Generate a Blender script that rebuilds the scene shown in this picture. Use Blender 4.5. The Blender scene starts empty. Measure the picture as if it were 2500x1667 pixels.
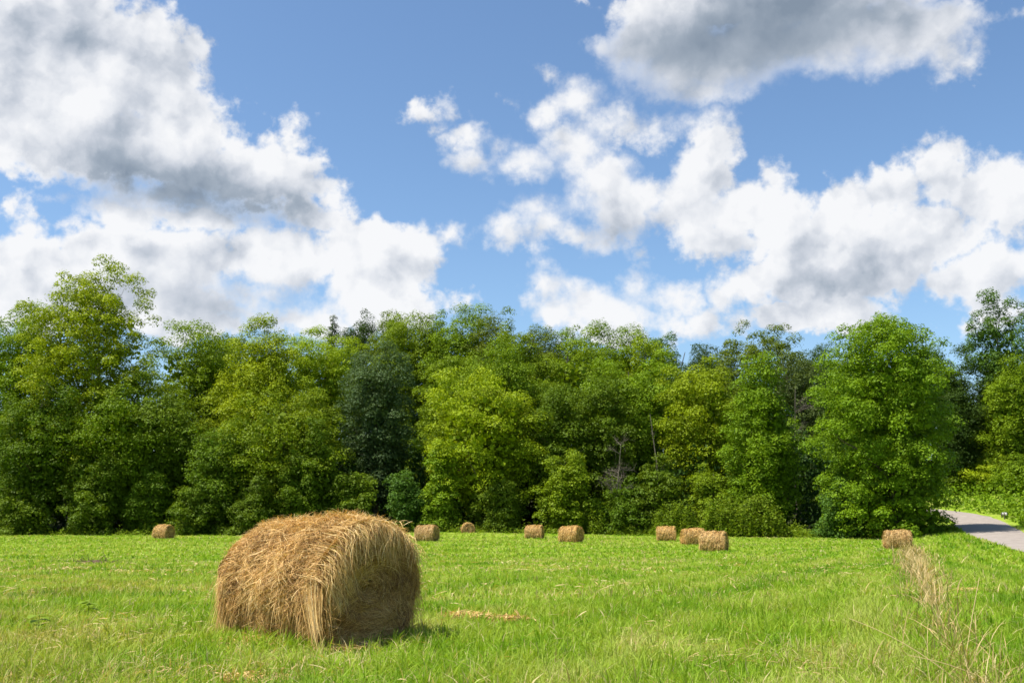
import bpy, math
import numpy as np
from mathutils import Vector

scene = bpy.context.scene
col = scene.collection
R = math.radians
rng = np.random.default_rng(7)

# ------------------------------------------------------------------ camera, exposure
cam_data = bpy.data.cameras.new("camera")
cam = bpy.data.objects.new("camera", cam_data)
col.objects.link(cam)
cam.location = (0, 0, 1.47)
cam.rotation_euler = (R(90 + 9.45), 0, 0)
cam_data.lens = 35.0
cam_data.sensor_width = 36.0
cam_data.clip_end = 6000
cam_data.dof.use_dof = True
cam_data.dof.focus_distance = 11.6
cam_data.dof.aperture_fstop = 4.0
scene.camera = cam
scene.view_settings.view_transform = 'Standard'
scene.view_settings.look = 'None'
EXPOSURE = 0.75
scene.view_settings.exposure = EXPOSURE
scene.view_settings.gamma = 1.0
scene.render.engine = 'CYCLES'
scene.cycles.max_bounces = 6
scene.cycles.diffuse_bounces = 2
scene.cycles.glossy_bounces = 2
scene.cycles.transmission_bounces = 3
scene.cycles.caustics_reflective = False
scene.cycles.caustics_refractive = False

# ------------------------------------------------------------------ node helper
class Nodes:
    """small wrapper that adds and links shader nodes"""
    def __init__(self, tree):
        self.t = tree
        tree.nodes.clear()
    def new(self, kind, **kw):
        n = self.t.nodes.new(kind)
        for k, v in kw.items():
            setattr(n, k, v)
        return n
    def put(self, sock, v):
        if isinstance(v, bpy.types.NodeSocket):
            self.t.links.new(v, sock)
        elif v is not None:
            sock.default_value = v
    def math(self, op, a, b=None, c=None, clamp=False):
        n = self.new('ShaderNodeMath', operation=op, use_clamp=clamp)
        for i, v in enumerate((a, b, c)):
            self.put(n.inputs[i], v)
        return n.outputs[0]
    def vmath(self, op, a, b=None, c=None):
        n = self.new('ShaderNodeVectorMath', operation=op)
        for i, v in enumerate((a, b, c)):
            self.put(n.inputs[i], v)
        return n.outputs['Value'] if op in ('LENGTH', 'DOT_PRODUCT') else n.outputs['Vector']
    def noise(self, vec, scale, detail=3.0, rough=0.5, dist=0.0, dims='3D', out='Fac'):
        n = self.new('ShaderNodeTexNoise', noise_dimensions=dims)
        self.put(n.inputs['Vector'], vec)
        n.inputs['Scale'].default_value = scale
        n.inputs['Detail'].default_value = detail
        n.inputs['Roughness'].default_value = rough
        n.inputs['Distortion'].default_value = dist
        return n.outputs[out]
    def mix(self, f, a, b, blend='MIX'):
        n = self.new('ShaderNodeMix', data_type='RGBA', blend_type=blend)
        self.put(n.inputs[0], f)
        self.put(n.inputs[6], a)
        self.put(n.inputs[7], b)
        return n.outputs[2]
    def smooth(self, v, lo, hi, a=0.0, b=1.0):
        n = self.new('ShaderNodeMapRange', interpolation_type='SMOOTHSTEP')
        self.put(n.inputs[0], v)
        for i, x in enumerate((lo, hi, a, b)):
            self.put(n.inputs[i + 1], x)
        return n.outputs[0]
    def ramp(self, f, stops, interp='LINEAR'):
        n = self.new('ShaderNodeValToRGB')
        r = n.color_ramp
        r.interpolation = interp
        while len(r.elements) < len(stops):
            r.elements.new(0.5)
        for e, (p, c) in zip(r.elements, stops):
            e.position = p
            e.color = (*c, 1)
        self.put(n.inputs[0], f)
        return n.outputs[0]

# ------------------------------------------------------------------ sun and sky
SUN_EL, SUN_ROT = 62.0, 251.0      # degrees; the sun stands high, to the left and a little behind the camera
sun_dir = Vector((math.sin(R(SUN_ROT)) * math.cos(R(SUN_EL)), math.cos(R(SUN_ROT)) * math.cos(R(SUN_EL)), math.sin(R(SUN_EL))))
sun_data = bpy.data.lights.new("sun", 'SUN')
sun_data.energy = 5.0
sun_data.angle = R(0.5)
sun_data.color = (1.0, 0.95, 0.87)
sun = bpy.data.objects.new("sun", sun_data)
col.objects.link(sun)
sun.rotation_euler = sun_dir.to_track_quat('Z', 'Y').to_euler()

# cumulus clouds over the tree line: (azimuth, elevation, half width, half height) in degrees of the sky
CLOUDS = [
    (-27.57, 24.32, 4.85, 3.53), (-24.46, 23.82, 2.88, 2.36), (-21.55, 24.72, 1.85, 1.63), (-18.91, 24.2, 1.79, 1.33), (-20.27, 23.13, 3.51, 2.44),
    (-26.39, 20.44, 6.36, 3.68), (-19.68, 21.17, 3.51, 2.49), (-17.95, 19.98, 2.62, 2.07), (-16.17, 18.28, 3.62, 2.11), (-21.85, 18.85, 5.87, 2.49),
    (-12.98, 18.29, 2.23, 1.67), (-11.22, 17.92, 1.76, 1.2), (-14.51, 19.36, 1.47, 1.06), (-13.17, 21.12, 0.6, 0.8), (-16.23, 21.78, 0.54, 0.87),
    (-19.42, 16.81, 4.63, 1.28), (-25.06, 25.65, 1.54, 1.26), (-15.61, 16.67, 3.62, 0.95), (-18.9, 15.92, 6.04, 0.94), (-18.63, 10.96, 6.88, 1.19),
    (-17.2, 10.21, 5.35, 1.08), (-15.15, 11.77, 3.58, 1.09), (-13.42, 10.64, 3.62, 1.1), (-12.16, 16.18, 3.22, 1.45), (-9.65, 16.06, 1.51, 1.22),
    (-22.76, 15.54, 1.32, 0.69), (-5.54, 13.99, 1.53, 1.24), (-25.7, 11.35, 3.54, 2.71), (-22.6, 13.24, 3.29, 1.73), (-18.07, 13.38, 4.65, 2.02),
    (-13.31, 13.93, 4.88, 2.3), (-9.11, 14.86, 3.02, 1.84), (-6.58, 14.95, 1.78, 1.11), (-8.3, 12.43, 2.76, 1.98), (-6.27, 11.74, 1.39, 0.99),
    (-20.7, 11.3, 5.82, 1.29), (-27.76, 11.37, 1.81, 1.55), (-27.26, 15.45, 0.58, 0.84), (-26.45, 14.43, 0.79, 0.67), (-4.64, 22.17, 0.92, 0.52),
    (-3.05, 21.13, 1.31, 0.96), (-2.25, 19.82, 1.57, 0.92), (-0.68, 20.68, 1.18, 0.96), (0.89, 19.71, 1.57, 0.73), (1.95, 22.11, 1.45, 1.0),
    (4.33, 23.13, 1.58, 0.94), (7.18, 21.6, 2.59, 1.07), (3.52, 20.64, 1.7, 1.44), (5.31, 18.91, 1.68, 1.46), (6.56, 16.67, 1.79, 1.84),
    (8.12, 17.59, 1.15, 0.73), (-0.03, 15.54, 1.29, 0.74), (1.92, 16.27, 1.16, 0.99), (3.72, 15.76, 1.42, 0.62), (1.66, 17.26, 1.04, 0.44),
    (5.51, 15.35, 1.54, 1.11), (7.28, 14.19, 0.76, 0.74), (8.6, 26.07, 3.66, 1.71), (12.44, 24.88, 5.59, 2.16), (17.48, 25.49, 6.33, 2.1),
    (22.88, 24.51, 3.41, 1.61), (25.26, 23.25, 1.09, 0.86), (11.1, 23.26, 3.06, 0.81), (15.1, 27.54, 10.04, 1.75), (11.58, 18.86, 1.63, 2.39),
    (12.01, 20.26, 1.21, 1.06), (10.37, 16.52, 1.76, 1.7), (13.86, 16.79, 2.2, 1.91), (14.91, 18.39, 1.22, 0.95), (15.53, 15.96, 1.69, 1.91),
    (12.3, 14.71, 2.71, 1.09), (19.34, 16.23, 2.2, 2.1), (21.56, 16.82, 2.59, 1.95), (23.83, 17.35, 1.79, 1.84), (25.79, 15.97, 2.32, 2.12),
    (27.63, 15.4, 1.43, 2.42), (23.07, 14.35, 4.38, 2.52), (20.33, 13.44, 5.66, 2.57), (16.8, 12.51, 3.76, 1.67), (25.47, 11.59, 3.76, 2.03),
    (14.65, 12.4, 2.64, 1.21), (25.98, 9.96, 2.68, 1.35), (16.93, 10.34, 3.97, 0.96), (12.19, 11.54, 0.98, 1.1), (1.51, 12.3, 0.82, 1.05),
    (2.4, 11.29, 1.53, 0.88), (4.44, 11.52, 1.52, 0.8), (5.95, 10.75, 1.51, 0.75), (7.5, 12.94, 0.96, 1.11), (9.23, 11.9, 1.3, 0.99),
    (10.92, 10.37, 1.72, 0.93), (13.11, 10.04, 1.45, 0.73), (-7.42, 18.23, 1.03, 0.73), (-4.16, 15.62, 0.87, 0.54), (-2.96, 11.91, 1.07, 0.6),
    (2.28, 23.88, 1.17, 0.7), (-0.24, 22.83, 0.53, 0.52), (-3.38, 14.97, 0.51, 0.4), (-3.72, 22.55, 0.79, 0.62), (-5.55, 22.21, 0.58, 0.33),
    (-27.48, 12.96, 1.01, 0.44), (28.73, 24.72, 0.83, 0.29), (-15.4, 22.55, 0.54, 0.41), (4.67, 28.18, 1.6, 0.4)]
# thick parts whose grey undersides face the ground: the same plus strength
SHADES = [
    (-19.45, 17.27, 7.65, 1.74, 0.75), (-25.16, 18.41, 5.37, 1.77, 0.26), (-14.63, 16.5, 3.65, 1.19, 0.45), (-16.31, 11.1, 8.94, 1.56, 0.26), (-21.24, 20.07, 3.66, 1.35, 0.1),
    (15.32, 26.85, 12.0, 2.2, 0.72), (10.12, 24.6, 6.71, 2.3, 0.5), (19.87, 24.96, 7.81, 1.75, 0.38), (20.64, 11.07, 8.96, 1.41, 0.24), (20.14, 14.16, 5.01, 1.4, 0.12),
    (7.04, 14.94, 3.31, 1.23, 0.35), (17.54, 13.18, 4.68, 1.67, 0.14), (5.54, 17.19, 1.8, 2.2, 0.2), (-26.11, 25.03, 3.9, 1.25, 0.25), (16.93, 15.14, 1.42, 2.37, 0.2),
    (-7.06, 13.7, 2.79, 0.99, 0.2), (-2.51, 19.21, 1.83, 0.61, 0.2), (11.31, 14.76, 2.73, 0.85, 0.2), (-21.09, 14.08, 4.49, 0.81, 0.2), (-21.04, 24.13, 0.93, 1.09, 0.25)]
# parts with soft frayed edges
SOFT = [
    (2.71, 18.47, 8.59, 4.88, 0.45), (5.71, 12.0, 6.33, 1.99, 0.4), (14.95, 24.43, 11.94, 2.94, 1.0), (-19.39, 16.34, 6.01, 1.4, 0.6), (-15.61, 11.38, 7.12, 1.69, 0.5)]

world = bpy.data.worlds.new("World")
scene.world = world
world.use_nodes = True
world.cycles.sampling_method = 'NONE'
w = Nodes(world.node_tree)
tc = w.new('ShaderNodeTexCoord')
D = tc.outputs['Generated']
sep = w.new('ShaderNodeSeparateXYZ')
w.put(sep.inputs[0], D)
azim = w.math('MULTIPLY', w.math('ARCTAN2', sep.outputs[0], sep.outputs[1]), 57.29578)
elev = w.math('MULTIPLY', w.math('ARCSINE', sep.outputs[2]), 57.29578)
comb = w.new('ShaderNodeCombineXYZ')
w.put(comb.inputs[0], azim)
w.put(comb.inputs[1], elev)
P0 = comb.outputs[0]
warp = w.vmath('SUBTRACT', w.noise(D, 17.0, 5.0, 0.6, out='Color'), (0.5, 0.5, 0.5))
P = w.vmath('MULTIPLY_ADD', warp, (3.4, 3.0, 0.0), P0)
warp2 = w.vmath('SUBTRACT', w.noise(D, 75.0, 4.0, 0.6, out='Color'), (0.5, 0.5, 0.5))
P = w.vmath('MULTIPLY_ADD', warp2, (1.1, 1.1, 0.0), P)
sd = None
for a, e, ra, re in CLOUDS:
    m = min(ra, re) * 0.75 + 0.25 * max(ra, re)
    q = w.vmath('MULTIPLY_ADD', P, (1 / ra, 1 / re, 0), (-a / ra, -e / re, 0))
    v = w.math('MULTIPLY_ADD', w.vmath('LENGTH', q), -m, m)
    sd = v if sd is None else w.math('SMOOTH_MAX', sd, v, 0.35)
def blobs(L, pos):
    tot = None
    for a, e, ra, re, k in L:
        q = w.vmath('MULTIPLY_ADD', pos, (1 / ra, 1 / re, 0), (-a / ra, -e / re, 0))
        v = w.smooth(w.vmath('LENGTH', q), 1.45, 0.1, 0.0, k)
        tot = v if tot is None else w.math('ADD', tot, v)
    return tot
shade = blobs(SHADES, w.vmath('MULTIPLY_ADD', warp, (2.4, 1.8, 0.0), P0))
softness = w.math('MINIMUM', blobs(SOFT, P0), 1.0)
# more scattered cloud outside the part of the sky in front of the camera
other = w.math('MULTIPLY_ADD', w.noise(D, 3.0, 6.0, 0.55), 14.0, -9.0)
away = w.smooth(w.math('ABSOLUTE', azim), 29.0, 36.0)
above = w.smooth(elev, 30.0, 36.0)
out_f = w.math('MAXIMUM', away, above)
sd = w.math('ADD', w.math('MULTIPLY', sd, w.math('SUBTRACT', 1.0, out_f)), w.math('MULTIPLY', other, out_f))

def puff(vec):
    """heaped cloud relief: fractal noise plus rounded cells"""
    n = w.noise(vec, 9.0, 8.0, 0.52, 0.2)
    vo = w.new('ShaderNodeTexVoronoi', feature='F1', normalize=True)
    w.put(vo.inputs['Vector'], vec)
    vo.inputs['Scale'].default_value = 16.0
    vo.inputs['Detail'].default_value = 2.0
    vo.inputs['Roughness'].default_value = 0.5
    vo.inputs['Lacunarity'].default_value = 2.3
    return w.math('MULTIPLY_ADD', vo.outputs['Distance'], -0.60, n)
Dw = w.vmath('MULTIPLY_ADD', warp2, (0.012, 0.012, 0.012), D)
n0 = puff(Dw)
n1 = puff(w.vmath('ADD', Dw, (-0.012, -0.004, 0.020)))
relief = w.math('SUBTRACT', n0, n1)
fine = w.noise(D, 55.0, 6.0, 0.62)
edge = w.math('ADD', sd, w.math('MULTIPLY_ADD', n0, 5.0, -1.5))
edge = w.math('ADD', edge, w.math('MULTIPLY', w.math('MULTIPLY_ADD', fine, 2.0, -1.0), w.math('MULTIPLY_ADD', softness, -0.6, 1.0)))
width = w.math('MULTIPLY_ADD', softness, 1.5, 0.7)
alpha = w.smooth(edge, w.math('MULTIPLY', width, -0.45), width)
thick = w.smooth(edge, 0.1, 2.6)
lit = w.math('MULTIPLY_ADD', relief, w.math('MULTIPLY_ADD', softness, -1.1, 2.1), 0.83)
lit = w.math('ADD', lit, w.math('MULTIPLY', w.math('SUBTRACT', 1.0, w.smooth(edge, 0.6, 3.2)), w.math('MULTIPLY_ADD', shade, -0.12, 0.10, clamp=True)))
lit = w.math('SUBTRACT', lit, w.math('MULTIPLY', w.math('MULTIPLY', shade, w.smooth(edge, -0.1, 1.3)), 0.72), clamp=True)
cloud_col = w.ramp(lit, [(0.0, (0.24, 0.30, 0.38)), (0.35, (0.38, 0.44, 0.52)), (0.62, (0.62, 0.66, 0.73)), (0.84, (0.84, 0.86, 0.90)), (1.0, (0.96, 0.965, 0.98))])
sky = w.new('ShaderNodeTexSky', sky_type='NISHITA', sun_disc=False)
sky.sun_elevation = R(SUN_EL)
sky.sun_rotation = R(SUN_ROT)
sky.altitude = 200
sky.air_density = 1.0
sky.dust_density = 1.0
sky.ozone_density = 2.0
SKY_STRENGTH = 0.097
# the cloud colour is divided by the strength that the Background multiplies everything with
cl = w.vmath('MULTIPLY', cloud_col, (0.59 / SKY_STRENGTH,) * 3)
a2 = w.math('MULTIPLY', alpha, 0.97)
a2 = w.math('MULTIPLY', a2, w.smooth(elev, -1.0, 1.0))
bg = w.new('ShaderNodeBackground')
clear = w.vmath('MULTIPLY', sky.outputs[0], (0.88, 1.0, 1.07))
w.put(bg.inputs[0], w.mix(a2, clear, cl))
bg.inputs[1].default_value = SKY_STRENGTH
wo = w.new('ShaderNodeOutputWorld')
w.put(wo.inputs[0], bg.outputs[0])

# ------------------------------------------------------------------ numeric noise for building
def _hash(ix, iy, seed):
    h = (ix.astype(np.int64) * 374761393 + iy.astype(np.int64) * 668265263 + seed * 1442695041) & 0x7fffffff
    h = (h ^ (h >> 13)) * 1274126177 & 0x7fffffff
    return ((h ^ (h >> 16)) & 0xffff) / 65535.0
def vnoise(x, y, seed=0):
    x = np.asarray(x, float); y = np.asarray(y, float)
    ix = np.floor(x); iy = np.floor(y)
    fx = x - ix; fy = y - iy
    fx = fx * fx * (3 - 2 * fx); fy = fy * fy * (3 - 2 * fy)
    a = _hash(ix, iy, seed); b = _hash(ix + 1, iy, seed); c = _hash(ix, iy + 1, seed); d = _hash(ix + 1, iy + 1, seed)
    return (a * (1 - fx) + b * fx) * (1 - fy) + (c * (1 - fx) + d * fx) * fy
def fbm(x, y, seed=0, octv=3):
    t = 0; amp = 1; tot = 0
    for o in range(octv):
        t = t + amp * vnoise(np.asarray(x) * 2 ** o, np.asarray(y) * 2 ** o, seed + o * 17); tot += amp; amp *= 0.5
    return t / tot
def sstep(a, b, x):
    t = np.clip((x - a) / (b - a), 0, 1)
    return t * t * (3 - 2 * t)
def unit(v):
    return v / np.maximum(np.linalg.norm(v, axis=-1, keepdims=True), 1e-9)

# ------------------------------------------------------------------ mesh helpers
def np_mesh(name, V, quads=None, tris=None, tint=None, smooth=False):
    me = bpy.data.meshes.new(name)
    V = np.ascontiguousarray(V, np.float32).reshape(-1, 3)
    me.vertices.add(len(V))
    me.vertices.foreach_set('co', V.ravel())
    loops, starts, n = [], [], 0
    for F, k in ((quads, 4), (tris, 3)):
        if F is None or len(F) == 0:
            continue
        F = np.asarray(F, np.int32).reshape(-1, k)
        loops.append(F.ravel())
        starts.append(n + np.arange(len(F), dtype=np.int32) * k)
        n += F.size
    loops = np.concatenate(loops); starts = np.concatenate(starts)
    me.loops.add(len(loops))
    me.loops.foreach_set('vertex_index', loops)
    me.polygons.add(len(starts))
    me.polygons.foreach_set('loop_start', starts)
    if smooth:
        me.polygons.foreach_set('use_smooth', np.ones(len(starts), bool))
    if tint is not None:
        at = me.attributes.new('tint', 'FLOAT', 'FACE')
        at.data.foreach_set('value', np.ascontiguousarray(tint, np.float32))
    me.update(calc_edges=True)
    return me
def obj(name, me, mat, parent=None, loc=None):
    o = bpy.data.objects.new(name, me)
    col.objects.link(o)
    if mat is not None and not len(me.materials):
        me.materials.append(mat)
    if parent is not None:
        o.parent = parent
    if loc is not None:
        o.location = loc
    return o
def thing(name, label, cat, loc=(0, 0, 0), rotz=0.0, group=None):
    o = bpy.data.objects.new(name, None)
    col.objects.link(o)
    o.empty_display_size = 0.3
    o.location = loc
    o.rotation_euler = (0, 0, rotz)
    o['label'] = label
    o['category'] = cat
    if group:
        o['group'] = group
    return o
def tag(o, label, cat, group=None):
    o['label'] = label; o['category'] = cat
    if group:
        o['group'] = group
    return o
def ribbons(PTS, side, width, tint, taper=True, base_taper=0.7):
    """PTS (N,K,3) polylines, side (N,3), width (N,) -> verts, quads, tint per face"""
    N, K, _ = PTS.shape
    prof = np.ones(K)
    if taper:
        prof = np.interp(np.linspace(0, 1, K), [0, 0.35, 0.75, 1], [base_taper, 1, 0.75, 0.12])
    off = side[:, None, :] * (width[:, None] * prof[None, :] * 0.5)[..., None]
    V = np.stack([PTS - off, PTS + off], 2).reshape(-1, 3)
    base = (np.arange(N) * K * 2)[:, None] + (np.arange(K - 1) * 2)[None, :]
    Q = np.stack([base, base + 1, base + 3, base + 2], -1).reshape(-1, 4)
    return V, Q, np.repeat(tint, K - 1)
def tube(pts, rad, sides=7):
    """tapered tube along a polyline -> verts, quads"""
    pts = np.asarray(pts, float); rad = np.asarray(rad, float)
    K = len(pts)
    tan = unit(np.gradient(pts, axis=0))
    ref = np.array([1.0, 0.02, 0.0]) if abs(tan[:, 0]).mean() < 0.8 else np.array([0.0, 1.0, 0.02])
    u = unit(np.cross(tan, ref)); v = np.cross(tan, u)
    a = np.linspace(0, 2 * np.pi, sides, endpoint=False)
    ring = pts[:, None, :] + rad[:, None, None] * (np.cos(a)[None, :, None] * u[:, None, :] + np.sin(a)[None, :, None] * v[:, None, :])
    V = ring.reshape(-1, 3)
    Q = []
    for k in range(K - 1):
        for s in range(sides):
            s2 = (s + 1) % sides
            Q.append((k * sides + s, k * sides + s2, (k + 1) * sides + s2, (k + 1) * sides + s))
    return V, np.array(Q)
def merge(parts):
    Vs, Qs, n = [], [], 0
    for V, Q in parts:
        Vs.append(V); Qs.append(Q + n); n += len(V)
    return np.concatenate(Vs), np.concatenate(Qs)

# ------------------------------------------------------------------ terrain
ROAD = np.array([(20, 22, -1.62), (29.5, 49, -1.72), (36.7, 67, -1.52), (46.0, 95, -1.20), (50.6, 108, -0.75), (55.2, 120, -0.10), (57.6, 130, 0.55), (57.0, 140, 1.20), (53, 150, 1.9), (45, 160, 2.5), (30, 166, 3.0)], float)
ROAD_W = 5.4
def _densify(Pl, step=1.5):
    d = np.r_[0, np.cumsum(np.linalg.norm(np.diff(Pl[:, :2], axis=0), axis=1))]
    s = np.arange(0, d[-1], step)
    out = np.stack([np.interp(s, d, Pl[:, k]) for k in range(3)], 1)
    for _ in range(6):
        out[1:-1] = (out[:-2] + 2 * out[1:-1] + out[2:]) / 4
    return out
ROAD_P = _densify(ROAD)
def road_near(x, y):
    """signed distance to the road's centre line (positive on its far, right-hand side) and the road height there"""
    shp = x.shape
    x = x.ravel(); y = y.ravel()
    best = np.full(x.shape, 1e9); sgn = np.ones(x.shape); zz = np.zeros(x.shape)
    T = unit(np.gradient(ROAD_P[:, :2], axis=0))
    for p, t in zip(ROAD_P, T):
        dx = x - p[0]; dy = y - p[1]
        d = np.hypot(dx, dy)
        m = d < best
        best = np.where(m, d, best); zz = np.where(m, p[2], zz)
        sgn = np.where(m, np.sign(dx * t[1] - dy * t[0]), sgn)
    return (best * sgn).reshape(shp), zz.reshape(shp)
def edge_y(x):
    return np.interp(x, [-80, -40, -10, 15, 30, 38, 60], [116, 117, 119, 117.5, 112, 108, 108]) + 1.5 * (vnoise(x * 0.12, x * 0 + 3.3, 5) - 0.5)
def terrain(x, y):
    x = np.asarray(x, float); y = np.asarray(y, float)
    sc = x.ndim == 0
    x = np.atleast_1d(x); y = np.atleast_1d(y)
    z = np.interp(y, [-200, 0, 13, 18, 25, 40, 60, 75, 90, 107, 122, 140, 200, 400, 3000], [1.5, 0.05, 0, -0.08, -0.28, -0.85, -1.42, -1.68, -1.72, -1.70, -1.55, -1.0, 9.0, 14, 10])
    hill = sstep(128, 175, y) * np.exp(-((x + 5) / 75.0) ** 2) * 5.0
    z = z + hill
    z = z + 0.10 * (fbm(x * 0.09, y * 0.09, 3) - 0.5) * sstep(4, 30, np.hypot(x + 2, y - 12))
    z = z + 0.035 * (fbm(x * 0.9, y * 0.9, 9) - 0.5)
    z = z + 0.45 * np.exp(-((x + 5) / 14.0) ** 2 - ((y - 119) / 8.0) ** 2)
    s, zr = road_near(x, y)
    rise = np.where(s > 0, np.clip(s - 3.2, 0, 40) * 0.22, 0)
    wgt = np.where(s > 0, 1 - sstep(30, 70, s), 1 - sstep(2.8, 10.0, -s))
    wgt = wgt * sstep(15, 40, y)
    z = z * (1 - wgt) + (zr - 0.03 + rise) * wgt
    return float(z[0]) if sc else z
def gz(x, y):
    return float(terrain(np.array([float(x)]), np.array([float(y)]))[0])

def grid_lines(segs):
    out = []
    for a, b, st in segs:
        out.append(np.arange(a, b, st))
    return np.concatenate(out + [[segs[-1][1]]])
gx = grid_lines([(-3000, -300, 300), (-300, -100, 25), (-100, -30, 3), (-30, 30, 0.8), (30, 75, 1.2), (75, 300, 15), (300, 3000, 300)])
gy = grid_lines([(-600, -40, 80), (-40, 4, 4), (4, 40, 0.6), (40, 130, 1.2), (130, 260, 5), (260, 3000, 250)])
X, Y = np.meshgrid(gx, gy)
Z = terrain(X.ravel(), Y.ravel()).reshape(X.shape)
V = np.stack([X, Y, Z], -1).reshape(-1, 3)
i = np.arange(len(gy) - 1)[:, None] * len(gx) + np.arange(len(gx) - 1)[None, :]
Q = np.stack([i, i + 1, i + 1 + len(gx), i + len(gx)], -1).reshape(-1, 4)

# ------------------------------------------------------------------ ground-cover colours (shared by the soil sheet and the blades)
def sward_colour(n, tint=None, bright=1.0):
    geo = n.new('ShaderNodeNewGeometry')
    pos = geo.outputs['Position']
    patch = n.noise(pos, 0.55, 5.0, 0.62)
    big = n.noise(pos, 0.09, 4.0, 0.55)
    mp = n.new('ShaderNodeMapping')
    n.put(mp.inputs['Vector'], pos)
    mp.inputs['Rotation'].default_value = (0, 0, R(-16))
    mp.inputs['Scale'].default_value = (0.035, 0.42, 0.0)
    swath = n.noise(mp.outputs[0], 1.0, 3.0, 0.55)
    # passes of the mower that follow the dry strip along the road side of the field
    sx = n.new('ShaderNodeSeparateXYZ')
    n.put(sx.inputs[0], pos)
    across = n.math('SUBTRACT', sx.outputs[0], n.math('MULTIPLY_ADD', sx.outputs[1], 0.386, 0.45))
    cv = n.new('ShaderNodeCombineXYZ')
    n.put(cv.inputs[0], n.math('MULTIPLY', across, 0.75))
    n.put(cv.inputs[1], n.math('MULTIPLY', sx.outputs[1], 0.03))
    passes = n.math('MULTIPLY_ADD', n.math('SUBTRACT', n.noise(cv.outputs[0], 1.0, 2.0, 0.5), 0.5), 1.1, 0.48)
    side = n.smooth(across, -17.0, -6.0)
    swath = n.math('ADD', n.math('MULTIPLY', swath, n.math('SUBTRACT', 1.0, side)), n.math('MULTIPLY', passes, side))
    f = n.math('ADD', n.math('MULTIPLY', patch, 0.60), n.math('MULTIPLY', swath, 0.55))
    f = n.math('SUBTRACT', f, 0.10)
    if tint is not None:
        f = n.math('MULTIPLY_ADD', n.math('SUBTRACT', tint, 0.5), 0.22, f)
    c = n.ramp(f, [(0.24, (0.075, 0.175, 0.007)), (0.37, (0.155, 0.285, 0.011)), (0.47, (0.250, 0.360, 0.024)), (0.60, (0.350, 0.410, 0.080)), (0.74, (0.46, 0.38, 0.17))])
    # drier stubble on the near left
    dry = n.math('MULTIPLY', n.smooth(sx.outputs[0], 1.0, -9.0), n.smooth(sx.outputs[1], 46.0, 20.0))
    dry = n.math('MULTIPLY', dry, n.smooth(n.noise(pos, 0.33, 4.0, 0.65), 0.47, 0.66))
    c = n.mix(n.math('MULTIPLY', dry, 0.60), c, (0.40, 0.27, 0.10, 1))
    if bright != 1.0:
        c = n.vmath('MULTIPLY', c, (bright,) * 3)
    return c, f

m_ground = bpy.data.materials.new("field_soil")
m_ground.use_nodes = True
n = Nodes(m_ground.node_tree)
gc, gf = sward_colour(n)
geo = n.new('ShaderNodeNewGeometry')
speck = n.noise(geo.outputs['Position'], 9.0, 6.0, 0.7)
gc = n.mix(n.smooth(speck, 0.40, 0.62), n.vmath('MULTIPLY', gc, (0.62, 0.62, 0.6)), gc)
# leaf litter under the wood behind the field's edge
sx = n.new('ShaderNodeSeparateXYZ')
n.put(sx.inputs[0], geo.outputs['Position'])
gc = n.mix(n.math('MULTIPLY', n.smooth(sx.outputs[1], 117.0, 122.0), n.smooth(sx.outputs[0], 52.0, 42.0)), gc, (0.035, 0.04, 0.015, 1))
bs = n.new('ShaderNodeBsdfPrincipled')
n.put(bs.inputs['Base Color'], gc)
bs.inputs['Roughness'].default_value = 0.95
bs.inputs['Specular IOR Level'].default_value = 0.1
bp = n.new('ShaderNodeBump')
bp.inputs['Strength'].default_value = 0.9
bp.inputs['Distance'].default_value = 0.12
n.put(bp.inputs['Height'], n.noise(geo.outputs['Position'], 5.0, 6.0, 0.7))
n.put(bs.inputs['Normal'], bp.outputs[0])
mo = n.new('ShaderNodeOutputMaterial')
n.put(mo.inputs[0], bs.outputs[0])
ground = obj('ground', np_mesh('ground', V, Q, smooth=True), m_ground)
ground['kind'] = 'structure'

# road: one narrow lane of pale worn asphalt
m_road = bpy.data.materials.new("worn_asphalt")
m_road.use_nodes = True
n = Nodes(m_road.node_tree)
geo = n.new('ShaderNodeNewGeometry')
f = n.noise(geo.outputs['Position'], 1.3, 6.0, 0.65)
f2 = n.noise(geo.outputs['Position'], 40.0, 3.0, 0.6)
rc = n.ramp(f, [(0.3, (0.22, 0.185, 0.155)), (0.55, (0.30, 0.255, 0.215)), (0.75, (0.37, 0.315, 0.265))])
rc = n.mix(n.math('MULTIPLY', n.smooth(f2, 0.35, 0.7), 0.35), rc, (0.24, 0.21, 0.19, 1))
bs = n.new('ShaderNodeBsdfPrincipled')
n.put(bs.inputs['Base Color'], rc)
bs.inputs['Roughness'].default_value = 0.9
bs.inputs['Specular IOR Level'].default_value = 0.25
mo = n.new('ShaderNodeOutputMaterial')
n.put(mo.inputs[0], bs.outputs[0])
T = unit(np.gradient(ROAD_P[:, :2], axis=0))
Nn = np.stack([T[:, 1], -T[:, 0]], 1)
cols = np.linspace(-0.5, 0.5, 7)
RV = []
for p, nv in zip(ROAD_P, Nn):
    for c in cols:
        wob = 0.55 * (vnoise(p[0] * 0.8 + c * 9, p[1] * 0.8, 12) - 0.5) * (abs(c) > 0.49)
        q = p[:2] + nv * (c * ROAD_W + wob)
        RV.append((q[0], q[1], p[2] + 0.05 * (1 - (2 * c) ** 2) + 0.015))
nk = len(cols)
i = (np.arange(len(ROAD_P) - 1) * nk)[:, None] + np.arange(nk - 1)[None, :]
RQ = np.stack([i, i + 1, i + 1 + nk, i + nk], -1).reshape(-1, 4)
road = obj('road', np_mesh('road', np.array(RV), RQ, smooth=True), m_road)
road['kind'] = 'structure'

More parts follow.
